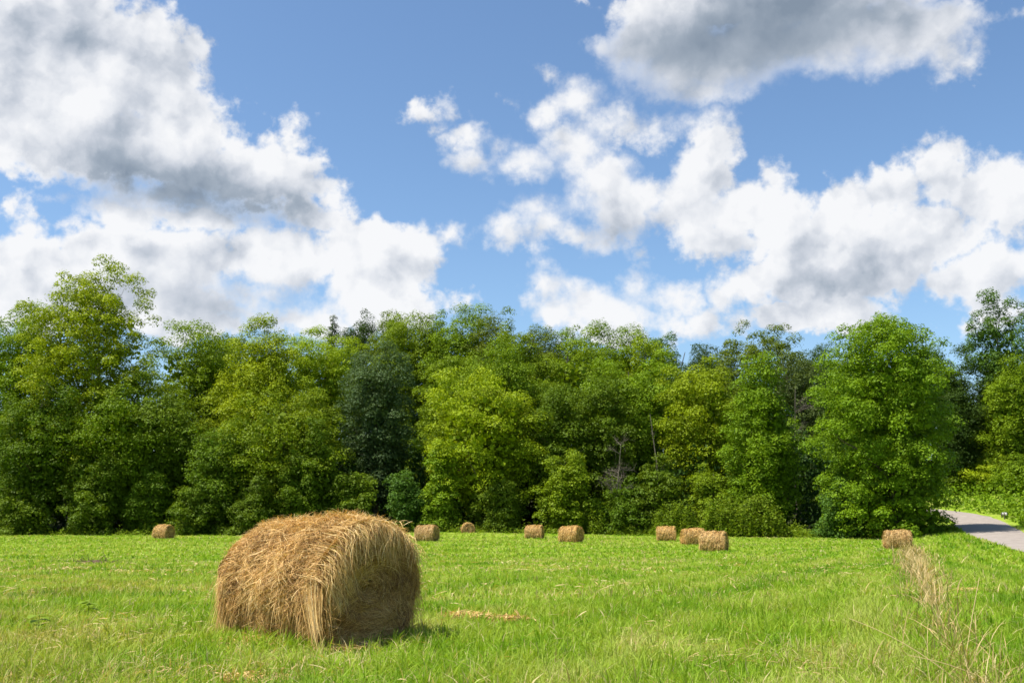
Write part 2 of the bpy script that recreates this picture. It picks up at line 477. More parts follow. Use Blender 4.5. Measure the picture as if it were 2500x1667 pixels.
# ------------------------------------------------------------------ materials for plants and hay
def leafy_material(name, use_object_colour=True, trans=0.26, stops=None, position_colour=False, gloss=0.12):
    m = bpy.data.materials.new(name)
    m.use_nodes = True
    n = Nodes(m.node_tree)
    at = n.new('ShaderNodeAttribute', attribute_name='tint')
    t = at.outputs['Fac']
    if position_colour:
        c, f = sward_colour(n, t)
        c = n.mix(n.smooth(t, 0.86, 0.90), c, n.mix(n.smooth(t, 0.9, 1.0), (0.42, 0.33, 0.14, 1), (0.60, 0.50, 0.26, 1)))
    elif stops:
        oi = n.new('ShaderNodeObjectInfo')
        c = n.mix(1.0, n.ramp(t, stops), oi.outputs['Color'], 'MULTIPLY')
    else:
        oi = n.new('ShaderNodeObjectInfo')
        k = n.ramp(t, [(0.0, (0.65, 0.68, 0.65)), (0.5, (1.0, 1.0, 1.0)), (1.0, (1.55, 1.38, 1.0))])
        c = n.mix(1.0, oi.outputs['Color'], k, 'MULTIPLY')
    pb = n.new('ShaderNodeBsdfPrincipled')
    n.put(pb.inputs['Base Color'], c)
    pb.inputs['Roughness'].default_value = 0.55
    pb.inputs['Specular IOR Level'].default_value = gloss
    out = pb.outputs[0]
    if trans > 0:
        tr = n.new('ShaderNodeBsdfTranslucent')
        n.put(tr.inputs[0], n.mix(1.0, c, (1.35, 1.3, 0.45, 1), 'MULTIPLY'))
        mx = n.new('ShaderNodeMixShader')
        mx.inputs[0].default_value = trans
        n.put(mx.inputs[1], out)
        n.put(mx.inputs[2], tr.outputs[0])
        out = mx.outputs[0]
    mo = n.new('ShaderNodeOutputMaterial')
    n.put(mo.inputs[0], out)
    return m
m_leaf = leafy_material("leaf")
m_blade = leafy_material("grass_blade", position_colour=True, trans=0.35)
m_dry = leafy_material("dry_stalk", trans=0.25, gloss=0.2, stops=[(0.0, (0.20, 0.22, 0.05)), (0.25, (0.30, 0.22, 0.09)), (0.6, (0.50, 0.35, 0.15)), (1.0, (0.68, 0.54, 0.28))])
m_weed = leafy_material("weed_leaf", trans=0.35, stops=[(0.0, (0.10, 0.17, 0.012)), (0.6, (0.20, 0.29, 0.022)), (1.0, (0.32, 0.38, 0.05))])
m_hay = leafy_material("hay_straw", trans=0.15, gloss=0.3, stops=[(0.0, (0.12, 0.055, 0.016)), (0.25, (0.36, 0.20, 0.062)), (0.5, (0.68, 0.44, 0.165)), (0.8, (0.80, 0.58, 0.25)), (1.0, (0.85, 0.68, 0.34))])

def plain_material(name, c1, c2, scale, rough=0.9, bump=0.6, stretch=(1, 1, 1)):
    m = bpy.data.materials.new(name)
    m.use_nodes = True
    n = Nodes(m.node_tree)
    t = n.new('ShaderNodeTexCoord')
    mp = n.new('ShaderNodeMapping')
    n.put(mp.inputs['Vector'], t.outputs['Object'])
    mp.inputs['Scale'].default_value = stretch
    f = n.noise(mp.outputs[0], scale, 7.0, 0.65)
    pb = n.new('ShaderNodeBsdfPrincipled')
    n.put(pb.inputs['Base Color'], n.ramp(f, [(0.32, c1), (0.68, c2)]))
    pb.inputs['Roughness'].default_value = rough
    pb.inputs['Specular IOR Level'].default_value = 0.2
    b = n.new('ShaderNodeBump')
    b.inputs['Strength'].default_value = bump
    b.inputs['Distance'].default_value = 0.05
    n.put(b.inputs['Height'], f)
    n.put(pb.inputs['Normal'], b.outputs[0])
    mo = n.new('ShaderNodeOutputMaterial')
    n.put(mo.inputs[0], pb.outputs[0])
    return m
m_core = plain_material("hay_core", (0.16, 0.09, 0.035), (0.40, 0.25, 0.10), 9.0, stretch=(1.6, 0.7, 0.7))
m_bark = plain_material("bark", (0.07, 0.055, 0.04), (0.16, 0.135, 0.10), 5.0, stretch=(2, 2, 0.4))
m_pale_bark = plain_material("pale_bark", (0.20, 0.18, 0.14), (0.42, 0.39, 0.33), 4.0, stretch=(2, 2, 0.5))
m_dead = plain_material("dead_wood", (0.09, 0.072, 0.055), (0.19, 0.16, 0.125), 8.0)
m_metal = plain_material("galvanised_metal", (0.55, 0.56, 0.56), (0.75, 0.75, 0.74), 6.0, rough=0.5, bump=0.05)
m_dirt = plain_material("dark_earth", (0.06, 0.04, 0.025), (0.16, 0.10, 0.06), 12.0)

# ------------------------------------------------------------------ round hay bales
def bale_section(phi, Rb):
    """outline of the slumped roll: phi 0 at the top, grows to either side; lower flanks hang almost plumb"""
    s = np.sin(phi); c = np.cos(phi)
    y = Rb * np.where(c > 0, s, np.sign(s) * np.abs(s) ** 0.62)
    z = Rb * np.where(c > 0, c, c * 0.985)
    return y, z
def make_bale_meshes(seed, L, Rb, n_side, n_end, n_hang, n_loose, wscale, droop=0.0):
    r = np.random.default_rng(seed)
    zc = Rb * 0.97
    def side_pt(a, phi, lift):
        y, z = bale_section(phi, 1.0)
        e = np.clip(np.abs(a) / (L / 2), 0, 1.4)
        rr = Rb * (1 - 0.07 * e ** 5) + lift
        rr = rr + 0.15 * (fbm(a * 2.6 + 7, phi * 1.5 + 5, seed, 3) - 0.5) + 0.075 * (vnoise(a * 8, phi * 1.5 + 9, seed + 4) - 0.5)
        return np.stack([a, y * rr, np.maximum((zc + z * rr) * (1 - droop * sstep(-0.35, 1.1, -a / (L / 2)) ** 1.2), 0.015)], -1)
    def end_pt(sgn, rho, phi, lift):
        y, z = bale_section(phi, 1.0)
        nz = fbm(rho * 2.2 * np.cos(phi) + 3, rho * 2.2 * np.sin(phi) + 8, seed + 30 + int(sgn), 3) - 0.5
        swirl = 0.020 * np.sin(rho * 26 - phi + 3 * nz)
        out = L / 2 - 0.03 + 0.09 * (1 - (rho / Rb) ** 2) - 0.13 * np.exp(-(rho / 0.20) ** 2) + 0.22 * nz + swirl + lift
        rr = rho
        return np.stack([sgn * out, y * rr, np.maximum((zc + z * rr) * (1 - droop * 0.92 * (sgn < 0)), 0.015)], -1)
    # --- rolled core
    na, npx = 40, 72
    A, PH = np.meshgrid(np.linspace(-L / 2, L / 2, na), np.linspace(-np.pi, np.pi, npx, endpoint=False), indexing='ij')
    V = side_pt(A.ravel(), PH.ravel(), -0.025)
    i = np.arange(na - 1)[:, None] * npx + np.arange(npx)[None, :]
    j = np.arange(na - 1)[:, None] * npx + (np.arange(npx)[None, :] + 1) % npx
    Q = np.stack([i, j, j + npx, i + npx], -1).reshape(-1, 4)
    core = np_mesh('hay_core', V, Q, tint=None, smooth=True)
    core.materials.append(m_core)
    # --- end faces
    ends = []
    for sgn in (-1.0, 1.0):
        nr = 14
        RH, PH = np.meshgrid(np.linspace(0.01, Rb * 0.985, nr), np.linspace(-np.pi, np.pi, 60, endpoint=False), indexing='ij')
        V = end_pt(sgn, RH.ravel(), PH.ravel(), -0.02)
        i = np.arange(nr - 1)[:, None] * 60 + np.arange(60)[None, :]
        j = np.arange(nr - 1)[:, None] * 60 + (np.arange(60)[None, :] + 1) % 60
        Q0 = np.stack([i, j, j + 60, i + 60], -1).reshape(-1, 4)
        # straw laid along the coil
        N = n_end
        K = 5
        rho0 = Rb * np.sqrt(r.random(N)) * 0.99
        ph0 = r.uniform(-np.pi, np.pi, N)
        ang = (fbm(rho0 * 5 * np.cos(ph0) + 4, rho0 * 5 * np.sin(ph0) + 4, seed + 50) - 0.5) * 4.5 + r.normal(0, 0.75, N)
        ln = r.uniform(0.08, 0.30, N)
        t = np.linspace(0, 1, K)
        drho = np.sin(ang)[:, None] * ln[:, None] * t
        dph = np.cos(ang)[:, None] * ln[:, None] * t / np.maximum(rho0, 0.06)[:, None]
        lift = r.uniform(-0.01, 0.02, N)[:, None] + (r.random(N) ** 3 * 0.06)[:, None] * t
        PT = end_pt(sgn, np.clip(rho0[:, None] + drho, 0.01, Rb * 1.02), ph0[:, None] + dph, lift)
        tan = unit(PT[:, -1] - PT[:, 0])
        nrm = np.zeros_like(tan); nrm[:, 0] = sgn
        side = unit(np.cross(tan, nrm) + r.normal(0, 0.5, tan.shape))
        clump = fbm(rho0 * 6 * np.cos(ph0), rho0 * 6 * np.sin(ph0), seed + 60)
        tint = np.clip(-0.02 + 0.75 * clump + r.normal(0, 0.17, N), 0, 1)
        V1, Q1, t1 = ribbons(PT, side, r.uniform(0.0035, 0.0065, N) * wscale, tint)
        Vall = np.concatenate([V, V1]); Qall = np.concatenate([Q0, Q1 + len(V)])
        ends.append(np_mesh('bale_end', Vall, Qall, tint=np.concatenate([np.full(len(Q0), 0.15), t1])))
    # --- wrapped straw on the flank
    N, K = n_side, 6
    a0 = r.uniform(-L / 2, L / 2, N)
    ph0 = r.uniform(-np.pi * 0.93, np.pi * 0.93, N)
    dirn = np.where(r.random(N) < 0.93, np.sign(ph0), -np.sign(ph0))
    flow = (fbm(a0 * 4.5 + 11, ph0 * 2.6 + 6, seed + 70, 3) - 0.5) * 2.8
    ang = flow + r.normal(0, 0.42, N) + np.where(r.random(N) < 0.58, r.normal(0, 1.1, N), 0)
    ln = 0.05 + 0.19 * r.random(N) ** 1.5
    t = np.linspace(0, 1, K)
    curl = r.normal(0, 0.9, N)[:, None] * t * t
    a = a0[:, None] + np.sin(ang[:, None] + curl) * ln[:, None] * t
    ph = ph0[:, None] + dirn[:, None] * np.cos(ang)[:, None] * ln[:, None] * t / Rb
    lump = fbm(a0 * 7 + 2, ph0 * 4 + 1, seed + 80)
    lift = (r.uniform(-0.02, 0.03, N) + 0.08 * (lump - 0.48))[:, None] + (r.random(N) ** 4 * 0.12)[:, None] * t
    low = np.clip((np.abs(ph) - np.pi * 0.5) / (np.pi * 0.5), 0, 1)
    PT = side_pt(a, ph, lift + 0.02 * low)
    tan = unit(PT[:, -1] - PT[:, 0])
    mid = PT[:, K // 2].copy()
    nrm = unit(np.stack([np.zeros(N), mid[:, 1], mid[:, 2] - zc], 1))
    side = unit(np.cross(tan, nrm) + r.normal(0, 0.55, tan.shape))
    band = vnoise(a0 * 6.0, ph0 * 0.5 + 3, seed + 90)
    tint = np.clip(0.04 + 0.62 * lump + 0.22 * band + r.normal(0, 0.25, N), 0, 1)  # sunken straw is tinted darker, shade of the gaps put into colour
    V1, Q1, t1 = ribbons(PT, side, r.uniform(0.0035, 0.0075, N) * wscale, tint)
    # --- straw hanging off the flanks and end rims to the ground
    N, K = n_hang, 6
    kind = r.random(N)
    a0 = np.where(kind < 0.40, -L / 2 + r.random(N) ** 2 * 0.22, np.where(kind < 0.62, L / 2 - r.random(N) ** 2 * 0.25, np.round(r.uniform(-L / 2, L / 2, N) * 3.5) / 3.5 + r.normal(0, 0.07, N)))
    a0 = np.clip(a0, -L / 2, L / 2)
    ph0 = r.choice([-1, 1], N) * r.uniform(0.7, 2.2, N)
    s0 = side_pt(a0, ph0, np.full(N, 0.01))
    ln = np.minimum(r.uniform(0.12, 0.50, N), s0[:, 2] * 1.02)
    outy = np.sign(ph0) * (0.03 + 0.16 * r.random(N) ** 2)
    enda = np.where(kind < 0.40, -1.0, np.where(kind < 0.62, 1.0, 0.0))
    outa = enda * (0.02 + 0.20 * r.random(N) ** 1.6) + r.normal(0, 0.03, N)
    t = np.linspace(0, 1, K)
    PT = s0[:, None, :] + np.stack([outa[:, None] * np.sqrt(t)[None, :] * (0.4 + ln[:, None]), outy[:, None] * np.sqrt(t)[None, :] * (0.3 + ln[:, None]), -ln[:, None] * (t * 0.55 + t * t * 0.45)[None, :]], -1)
    PT[..., 2] = np.maximum(PT[..., 2], 0.01)
    side = unit(np.stack([np.ones(N), r.normal(0, 0.6, N), r.normal(0, 0.2, N)], 1))
    tint = np.clip(0.30 + 0.35 * vnoise(a0 * 12, ph0 * 3, seed + 3) + r.normal(0, 0.18, N), 0, 1)
    V2, Q2, t2 = ribbons(PT, side, r.uniform(0.003, 0.006, N) * wscale, tint)
    flank = np_mesh('wrapped_straw', np.concatenate([V1, V2]), np.concatenate([Q1, Q2 + len(V1)]), tint=np.concatenate([t1, t2]))
    # --- loose stalks standing off
    N, K = n_loose, 5
    a0 = r.uniform(-L / 2, L / 2, N)
    ph0 = r.normal(0, 1.1, N)
    s0 = side_pt(a0, ph0, np.full(N, 0.0))
    y, z = bale_section(ph0, 1.0)
    d = unit(np.stack([r.normal(0, 0.9, N), y * 0.7 + r.normal(0, 0.6, N), z * 0.6 + r.normal(0, 0.45, N)], 1))
    ln = r.uniform(0.06, 0.20, N)
    t = np.linspace(0, 1, K)
    PT = s0[:, None, :] + d[:, None, :] * (ln[:, None] * t)[..., None]
    PT[..., 2] -= (r.uniform(0.1, 0.6, N) * ln)[:, None] * t * t
    PT[..., 2] = np.maximum(PT[..., 2], 0.01)
    side = unit(np.cross(d, r.normal(0, 1, (N, 3))))
    V3, Q3, t3 = ribbons(PT, side, r.uniform(0.003, 0.0055, N) * wscale, np.clip(r.normal(0.55, 0.2, N), 0, 1))
    if n_side < 10000:
        flank = np_mesh('wrapped_straw', np.concatenate([V1, V2, V3]), np.concatenate([Q1, Q2 + len(V1), Q3 + len(V1) + len(V2)]), tint=np.concatenate([t1, t2, t3]))
        loose = None
    else:
        loose = np_mesh('loose_straw', V3, Q3, tint=t3)
    return core, ends, flank, loose
def add_bale(meshes, label, loc, rotz, tilt=0.0, scale=1.0, sink=0.0, squash=1.0, tone=(1, 1, 1), group="round hay bales lying in the field"):
    core, ends, flank, loose = meshes
    t = thing('hay_bale', label, 'hay bale', (loc[0], loc[1], loc[2] - sink), rotz, group)
    t.rotation_euler = (0, tilt, rotz)
    t.scale = (scale, scale, scale * squash)
    obj('hay_roll', core, m_core, t)
    for e in ends:
        obj('end_face', e, m_hay, t)
    obj('wrapped_straw', flank, m_hay, t)
    if loose is not None:
        obj('loose_straw', loose, m_hay, t)
    for k in t.children:
        k.color = (*tone, 1)
    return t

BALE_L, BALE_R = 1.80, 0.715
near_meshes = make_bale_meshes(3, BALE_L, BALE_R, 90000, 22000, 2600, 1900, 0.92, droop=0.06)
NB = (-2.21, 11.65)
near_rot = R(-40)
near = add_bale(near_meshes, "large hay bale closest to us, loose straw hanging off it in the foreground grass", (NB[0], NB[1], gz(*NB)), near_rot, tilt=R(-0.5), scale=0.99, squash=0.945, tone=(1.0, 0.95, 0.88))
# wisps that make this bale: a bright sheaf slipping off the corner, a shaggy drape over the end face, and a crest of stalks
def wisp(name, start_fn, N, seed, wide):
    r = np.random.default_rng(seed)
    PT, tint = start_fn(r, N)
    tan = unit(PT[:, -1] - PT[:, 0])
    side = unit(np.cross(tan, r.normal(0, 1, tan.shape)))
    V, Q, t = ribbons(PT, side, r.uniform(0.0035, 0.007, N) * wide, tint)
    return obj(name, np_mesh(name, V, Q, tint=t), m_hay, near)
def sheaf(r, N):
    K = 8
    t = np.linspace(0, 1, K)
    u = r.normal(0, 1, N); v = r.normal(0, 1, N)
    ctrl_a = np.interp(t, [0, 0.3, 0.6, 1], [BALE_L / 2 - 0.30, BALE_L / 2 - 0.16, BALE_L / 2 - 0.02, BALE_L / 2 + 0.20])
    ctrl_y = np.interp(t, [0, 0.3, 0.6, 1], [-0.60, -0.74, -0.79, -0.86])
    ctrl_z = np.interp(t, [0, 0.3, 0.6, 1], [0.98, 0.72, 0.38, 0.02])
    st = r.uniform(0, 0.35, N)[:, None]; en = r.uniform(0.7, 1.0, N)[:, None]
    tt = st + (en - st) * t[None, :]
    P = np.stack([np.interp(tt, t, ctrl_a), np.interp(tt, t, ctrl_y), np.interp(tt, t, ctrl_z)], -1)
    sp = 0.06 + 0.10 * np.abs(tt - 0.7)
    P[..., 0] += u[:, None] * sp; P[..., 1] += v[:, None] * 0.025; P[..., 2] += 0.03 * r.normal(0, 1, N)[:, None]
    P[..., 2] = np.maximum(P[..., 2], 0.01)
    return P, np.clip(r.normal(0.72, 0.2, N), 0, 1)
wisp('hanging_sheaf', sheaf, 45, 21, 0.9)
def drape(r, N):
    K = 8
    t = np.linspace(0, 1, K)
    ph = r.uniform(-1.5, 1.1, N)
    y, z = bale_section(ph, BALE_R)
    ln = r.uniform(0.2, 0.62, N) * np.clip(1.15 - 0.35 * np.abs(ph + 0.5), 0.3, 1)
    a0 = BALE_L / 2 - 0.10 - 0.25 * r.random(N)
    P = np.zeros((N, K, 3))
    P[..., 0] = a0[:, None] + (0.16 + 0.10 * r.random(N))[:, None] * np.sqrt(t)[None, :] + (BALE_L / 2 - 0.02 - a0)[:, None] * np.clip(t * 3, 0, 1)[None, :]
    P[..., 1] = y[:, None] * (1.0 - 0.15 * t[None, :]) + r.normal(0, 0.10, N)[:, None] * t + (r.normal(0, 0.05, N)[:, None] * np.sin(t * 5 + r.uniform(0, 6, N)[:, None]))
    P[..., 2] = BALE_R * 0.97 + z[:, None] + 0.02 - ln[:, None] * t[None, :] ** 1.6
    return P, np.clip(r.normal(0.52, 0.26, N), 0, 1)
wisp('draped_straw', drape, 600, 22, 0.9)
def crest(r, N):
    K = 7
    t = np.linspace(0, 1, K)
    a0 = r.normal(BALE_L / 2 - 0.28, 0.22, N)
    ph = r.normal(0, 0.35, N)
    y, z = bale_section(ph, BALE_R)
    d = unit(np.stack([r.normal(0.1, 0.9, N), r.normal(0, 0.9, N), np.abs(r.normal(0.25, 0.25, N))], 1))
    ln = r.uniform(0.05, 0.17, N)
    P = np.stack([a0, y, BALE_R * 0.97 + z + 0.0], 1)[:, None, :] + d[:, None, :] * (ln[:, None] * t)[..., None]
    P[..., 2] += 0.05 * r.random(N)[:, None] * np.exp(-((a0 - BALE_L / 2 + 0.28) / 0.25) ** 2)[:, None] - (r.uniform(0.3, 1.2, N) * ln)[:, None] * t * t * 0.6
    return P, np.clip(r.normal(0.5, 0.2, N), 0, 1)
wisp('crest_straw', crest, 1100, 23, 1.1)

far_a = make_bale_meshes(11, 1.72, 0.715, 5200, 1500, 420, 120, 3.6)
far_b = make_bale_meshes(12, 1.72, 0.715, 5200, 1500, 420, 120, 3.6)
def spot(px, py):
    """where the line of sight at azimuth px, drop py (tangents from the camera's level) meets the field"""
    ys = np.linspace(20, 130, 2200)
    g = terrain(px * ys, ys)
    k = np.argmax(1.47 - ys * py - g < 0)
    return px * ys[k], ys[k], g[k]
# tan azimuth, tan drop, heading of the axis, size, label
FAR_BALES = [
    (-0.3435, 0.0300, -28, 1.00, far_a, "lone hay bale at far left in front of the dark trees"),
    (-0.2390, 0.0312, 5, 1.06, far_b, "hay bale peeping out from behind the large bale's left shoulder"),
    (-0.0838, 0.0328, -22, 1.10, far_b, "hay bale just right of the large bale's top"),
    (0.0225, 0.0302, -16, 0.97, far_a, "hay bale left of the two in the middle distance, flat side to us"),
    (0.0585, 0.0338, -34, 1.07, far_b, "angled hay bale showing its round end, right of the flat-sided one in the middle distance"),
    (0.1523, 0.0325, -12, 0.98, far_a, "small hay bale left of the overlapping pair"),
    (0.1785, 0.0364, 8, 1.02, far_b, "rear bale of the overlapping pair, partly hidden"),
    (0.1990, 0.0424, -25, 1.02, far_a, "front bale of the overlapping pair"),
    (0.3800, 0.0402, -8, 1.03, far_b, "hay bale at the end of the dry grass strip near the road"),
]
bale_xy = [(NB[0], NB[1], 1.25)]
for ta, td, rot, sc, ms, lab in FAR_BALES:
    x, y, z = spot(ta, td)
    k = 0.06 * math.sin(x * 3.7 + y)
    add_bale(ms, lab, (x, y, z), R(rot), tilt=R(2.0 * math.sin(x * 1.9)), scale=sc, sink=0.05, tone=(1.02 + k, 1.0 + k * 0.6, 0.96 - k))
    bale_xy.append((x, y, 1.1))
x, y = -5.0, 114.5
z = gz(x, y)
add_bale(far_a, "low slumped hay bale seen end-on at the wood's edge", (x, y, z), R(-82), scale=1.0, sink=0.40)
bale_xy.append((x, y, 1.1))

# ------------------------------------------------------------------ field grass
def blades(x, y, h, wd, seed, K=4, lean=0.85):
    r = np.random.default_rng(seed)
    N = len(x)
    z = terrain(x, y)
    az = r.uniform(0, 2 * np.pi, N)
    bend = np.abs(r.normal(0, lean, N)) + 0.08
    t = np.linspace(0, 1, K)
    hx = np.cos(az)[:, None] * (bend * h)[:, None] * (t ** 1.8)[None, :]
    hy = np.sin(az)[:, None] * (bend * h)[:, None] * (t ** 1.8)[None, :]
    hz = h[:, None] * (t - 0.28 * np.minimum(bend, 1.4)[:, None] * t ** 2.4)
    PT = np.stack([x[:, None] + hx, y[:, None] + hy, z[:, None] - 0.01 + hz], -1)
    yaw = az + np.pi / 2 + r.normal(0, 0.6, N)
    side = np.stack([np.cos(yaw), np.sin(yaw), np.zeros(N)], 1)
    return PT, side
STRIP_A, STRIP_B = np.array([3.65, 8.3]), np.array([29.2, 74.5])
def strip_dist(x, y):
    t = (y - STRIP_A[1]) / (STRIP_B[1] - STRIP_A[1])
    return x - (STRIP_A[0] + t * (STRIP_B[0] - STRIP_A[0])) - 0.25 * (vnoise(y * 0.22, y * 0 + 1, 8) - 0.5)
gV, gQ, gT, base = [], [], [], 0
def add_blades(y0, y1, dens, hmin, hmax, w0, w1, K, seed):
    global base
    r = np.random.default_rng(seed)
    half = lambda yy: 0.545 * yy + 3.0
    area = (half(y0) + half(y1)) * (y1 - y0)
    N = int(area * dens)
    u = r.random(N)
    a_, b_ = half(y0), half(y1)
    tt = (np.sqrt(a_ * a_ + u * (b_ * b_ - a_ * a_)) - a_) / (b_ - a_)
    y = y0 + tt * (y1 - y0)
    x = r.uniform(-1, 1, N) * half(y)
    # tufts: pull blades towards lattice-jittered centres
    tuft = r.random(N) < 0.5
    cell = 0.16 + 0.006 * y
    cx = (np.floor(x / cell) + 0.5 + 0.8 * (_hash(np.floor(x / cell), np.floor(y / cell), 3) - 0.5)) * cell
    cy = (np.floor(y / cell) + 0.5 + 0.8 * (_hash(np.floor(x / cell), np.floor(y / cell), 4) - 0.5)) * cell
    x = np.where(tuft, cx + (x - cx) * 0.35, x)
    y = np.where(tuft, cy + (y - cy) * 0.35, y)
    pat = fbm(x * 0.8, y * 0.8, 41, 3)
    thin = fbm(x * 0.33 + 20, y * 0.33, 44, 3)
    keep = r.random(N) < np.clip(0.35 + 1.3 * pat - 0.55 * sstep(0.55, 0.75, thin) * (x < 1), 0.12, 1)
    s, _ = road_near(x, y) if y1 > 30 else (np.full(N, -99.0), None)
    keep &= (s < -ROAD_W / 2 - 0.05) | (s > ROAD_W / 2 + 0.1)
    for bx, by, br in bale_xy:
        ca, sa = (math.cos(near_rot), math.sin(near_rot)) if by < 15 else (1, 0)
        lx = (x - bx) * ca + (y - by) * sa; ly = -(x - bx) * sa + (y - by) * ca
        keep &= ~((np.abs(lx) < 0.72) & (np.abs(ly) < 0.55))
    keep &= y < edge_y(x) + 1.0
    keep &= (np.abs(strip_dist(x, y)) > 0.14 + 0.004 * y) | (r.random(N) < 0.45)
    x, y, pat = x[keep], y[keep], pat[keep]
    N = len(x)
    big = fbm(x * 0.25, y * 0.25, 47, 3)
    verge = sstep(0.3, 2.5, strip_dist(x, y))
    h = (hmin + (hmax - hmin) * r.random(N) ** 1.6) * (0.55 + 0.9 * pat) * (0.75 + 0.5 * big) * (1 + 0.7 * verge)
    PT, side = blades(x, y, h, None, seed + 1, K)
    wd = r.uniform(w0, w1, N) * np.where(r.random(N) < 0.10, 2.4, 1.0)
    tint = np.clip(0.45 + 0.6 * (fbm(x * 1.7, y * 1.7, 52, 2) - 0.5) + r.normal(0, 0.14, N), 0, 0.85)
    straw = r.random(N) < 0.06 + 0.18 * sstep(0.5, 0.7, fbm(x * 0.33 + 20, y * 0.33, 44, 3)) * (1 - verge)
    tint = np.where(straw, r.uniform(0.88, 1.0, N), tint)
    V, Q, t = ribbons(PT, side, wd, tint, base_taper=0.8)
    gV.append(V); gQ.append(Q + base); gT.append(t); base += len(V)
add_blades(5.5, 10, 1900, 0.10, 0.26, 0.004, 0.0085, 4, 100)
add_blades(10, 16, 1300, 0.09, 0.24, 0.005, 0.010, 4, 200)
add_blades(16, 28, 420, 0.09, 0.20, 0.009, 0.018, 3, 300)
add_blades(28, 52, 110, 0.10, 0.20, 0.018, 0.034, 3, 400)
add_blades(52, 122, 26, 0.11, 0.20, 0.04, 0.075, 3, 500)
grass = obj('grass', np_mesh('grass', np.concatenate(gV), np.concatenate(gQ), tint=np.concatenate(gT)), m_blade)
grass['kind'] = 'stuff'
grass['label'] = "mown green grass with pale dry stubble covering the field"
grass['category'] = 'grass'

# dry tall grass left standing in a strip that runs to the bale by the road
r = np.random.default_rng(77)
N = 14000
t = r.random(N) ** 1.5
y = 6.5 + t * 67
x = STRIP_A[0] + (y - STRIP_A[1]) / (STRIP_B[1] - STRIP_A[1]) * (STRIP_B[0] - STRIP_A[0]) + r.normal(0, 1, N) * np.abs(r.normal(0.9, 0.5, N)) * (0.16 + 0.004 * y) * (0.5 + fbm(y * 0.5, y * 0 + 7, 63)) + 0.25 * (vnoise(y * 0.22, y * 0 + 1, 8) - 0.5)
h = (0.06 + 0.36 * r.random(N) ** 7) * (0.5 + fbm(x * 0.9, y * 0.5, 61)) * (1 + 0.012 * y)
PT, side = blades(x, y, h, None, 78, 5, 0.7)
tint = np.clip(r.normal(0.46, 0.27, N), 0, 1)
V, Q, tt = ribbons(PT, side, (0.0028 + 0.0006 * y) * r.uniform(0.7, 1.4, N), tint)
dry = obj('dry_grass', np_mesh('dry_grass', V, Q, tint=tt), m_dry)
dry['kind'] = 'stuff'; dry['label'] = "strip of dry tall straw-coloured grass running to the bale near the road"; dry['category'] = 'dry grass'

# thin scatter of dry cut hay left lying between the blades
r = np.random.default_rng(88)
N = 26000
y = 7.0 + 40 * r.random(N) ** 1.5
x = r.uniform(-1, 1, N) * (0.545 * y + 1)
k = r.random(N) < 0.06 + 1.1 * sstep(0.50, 0.72, fbm(x * 0.45 + 31, y * 0.28 + 5, 91, 4)) * np.where(x < 2, 1.0, 0.45)
k &= np.hypot((x - NB[0]) / 1.1, (y - NB[1]) / 0.9) > 1
x, y = x[k], y[k]; N = len(x)
d = r.uniform(0, 6.283, N); l = r.uniform(0.06, 0.2, N) * (1 + 0.02 * y)
tt = np.linspace(-0.5, 0.5, 4)
hz = r.uniform(0.03, 0.13, N)
PT = np.stack([x[:, None] + np.cos(d)[:, None] * l[:, None] * tt, y[:, None] + np.sin(d)[:, None] * l[:, None] * tt, (terrain(x, y) + hz)[:, None] + r.normal(0, 0.25, N)[:, None] * l[:, None] * tt - 0.2 * l[:, None] * tt ** 2], -1)
side = unit(np.stack([-np.sin(d), np.cos(d), r.normal(0, 0.5, N)], 1))
V, Q, tt = ribbons(PT, side, (0.003 + 0.0007 * y) * r.uniform(0.7, 1.4, N), np.clip(r.normal(0.62, 0.2, N), 0, 1))
ch = obj('cut_hay', np_mesh('cut_hay', V, Q, tint=tt), m_dry)
ch['kind'] = 'stuff'; ch['label'] = "thin scatter of dry cut hay lying in the mown grass"; ch['category'] = 'hay'

# ------------------------------------------------------------------ trees
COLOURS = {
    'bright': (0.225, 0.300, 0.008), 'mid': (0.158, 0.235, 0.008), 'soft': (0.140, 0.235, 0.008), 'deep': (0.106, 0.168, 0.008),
    'dark': (0.048, 0.088, 0.012), 'blue': (0.066, 0.112, 0.038), 'olive': (0.125, 0.170, 0.012), 'teal': (0.070, 0.138, 0.016), 'grey': (0.100, 0.138, 0.034),
}
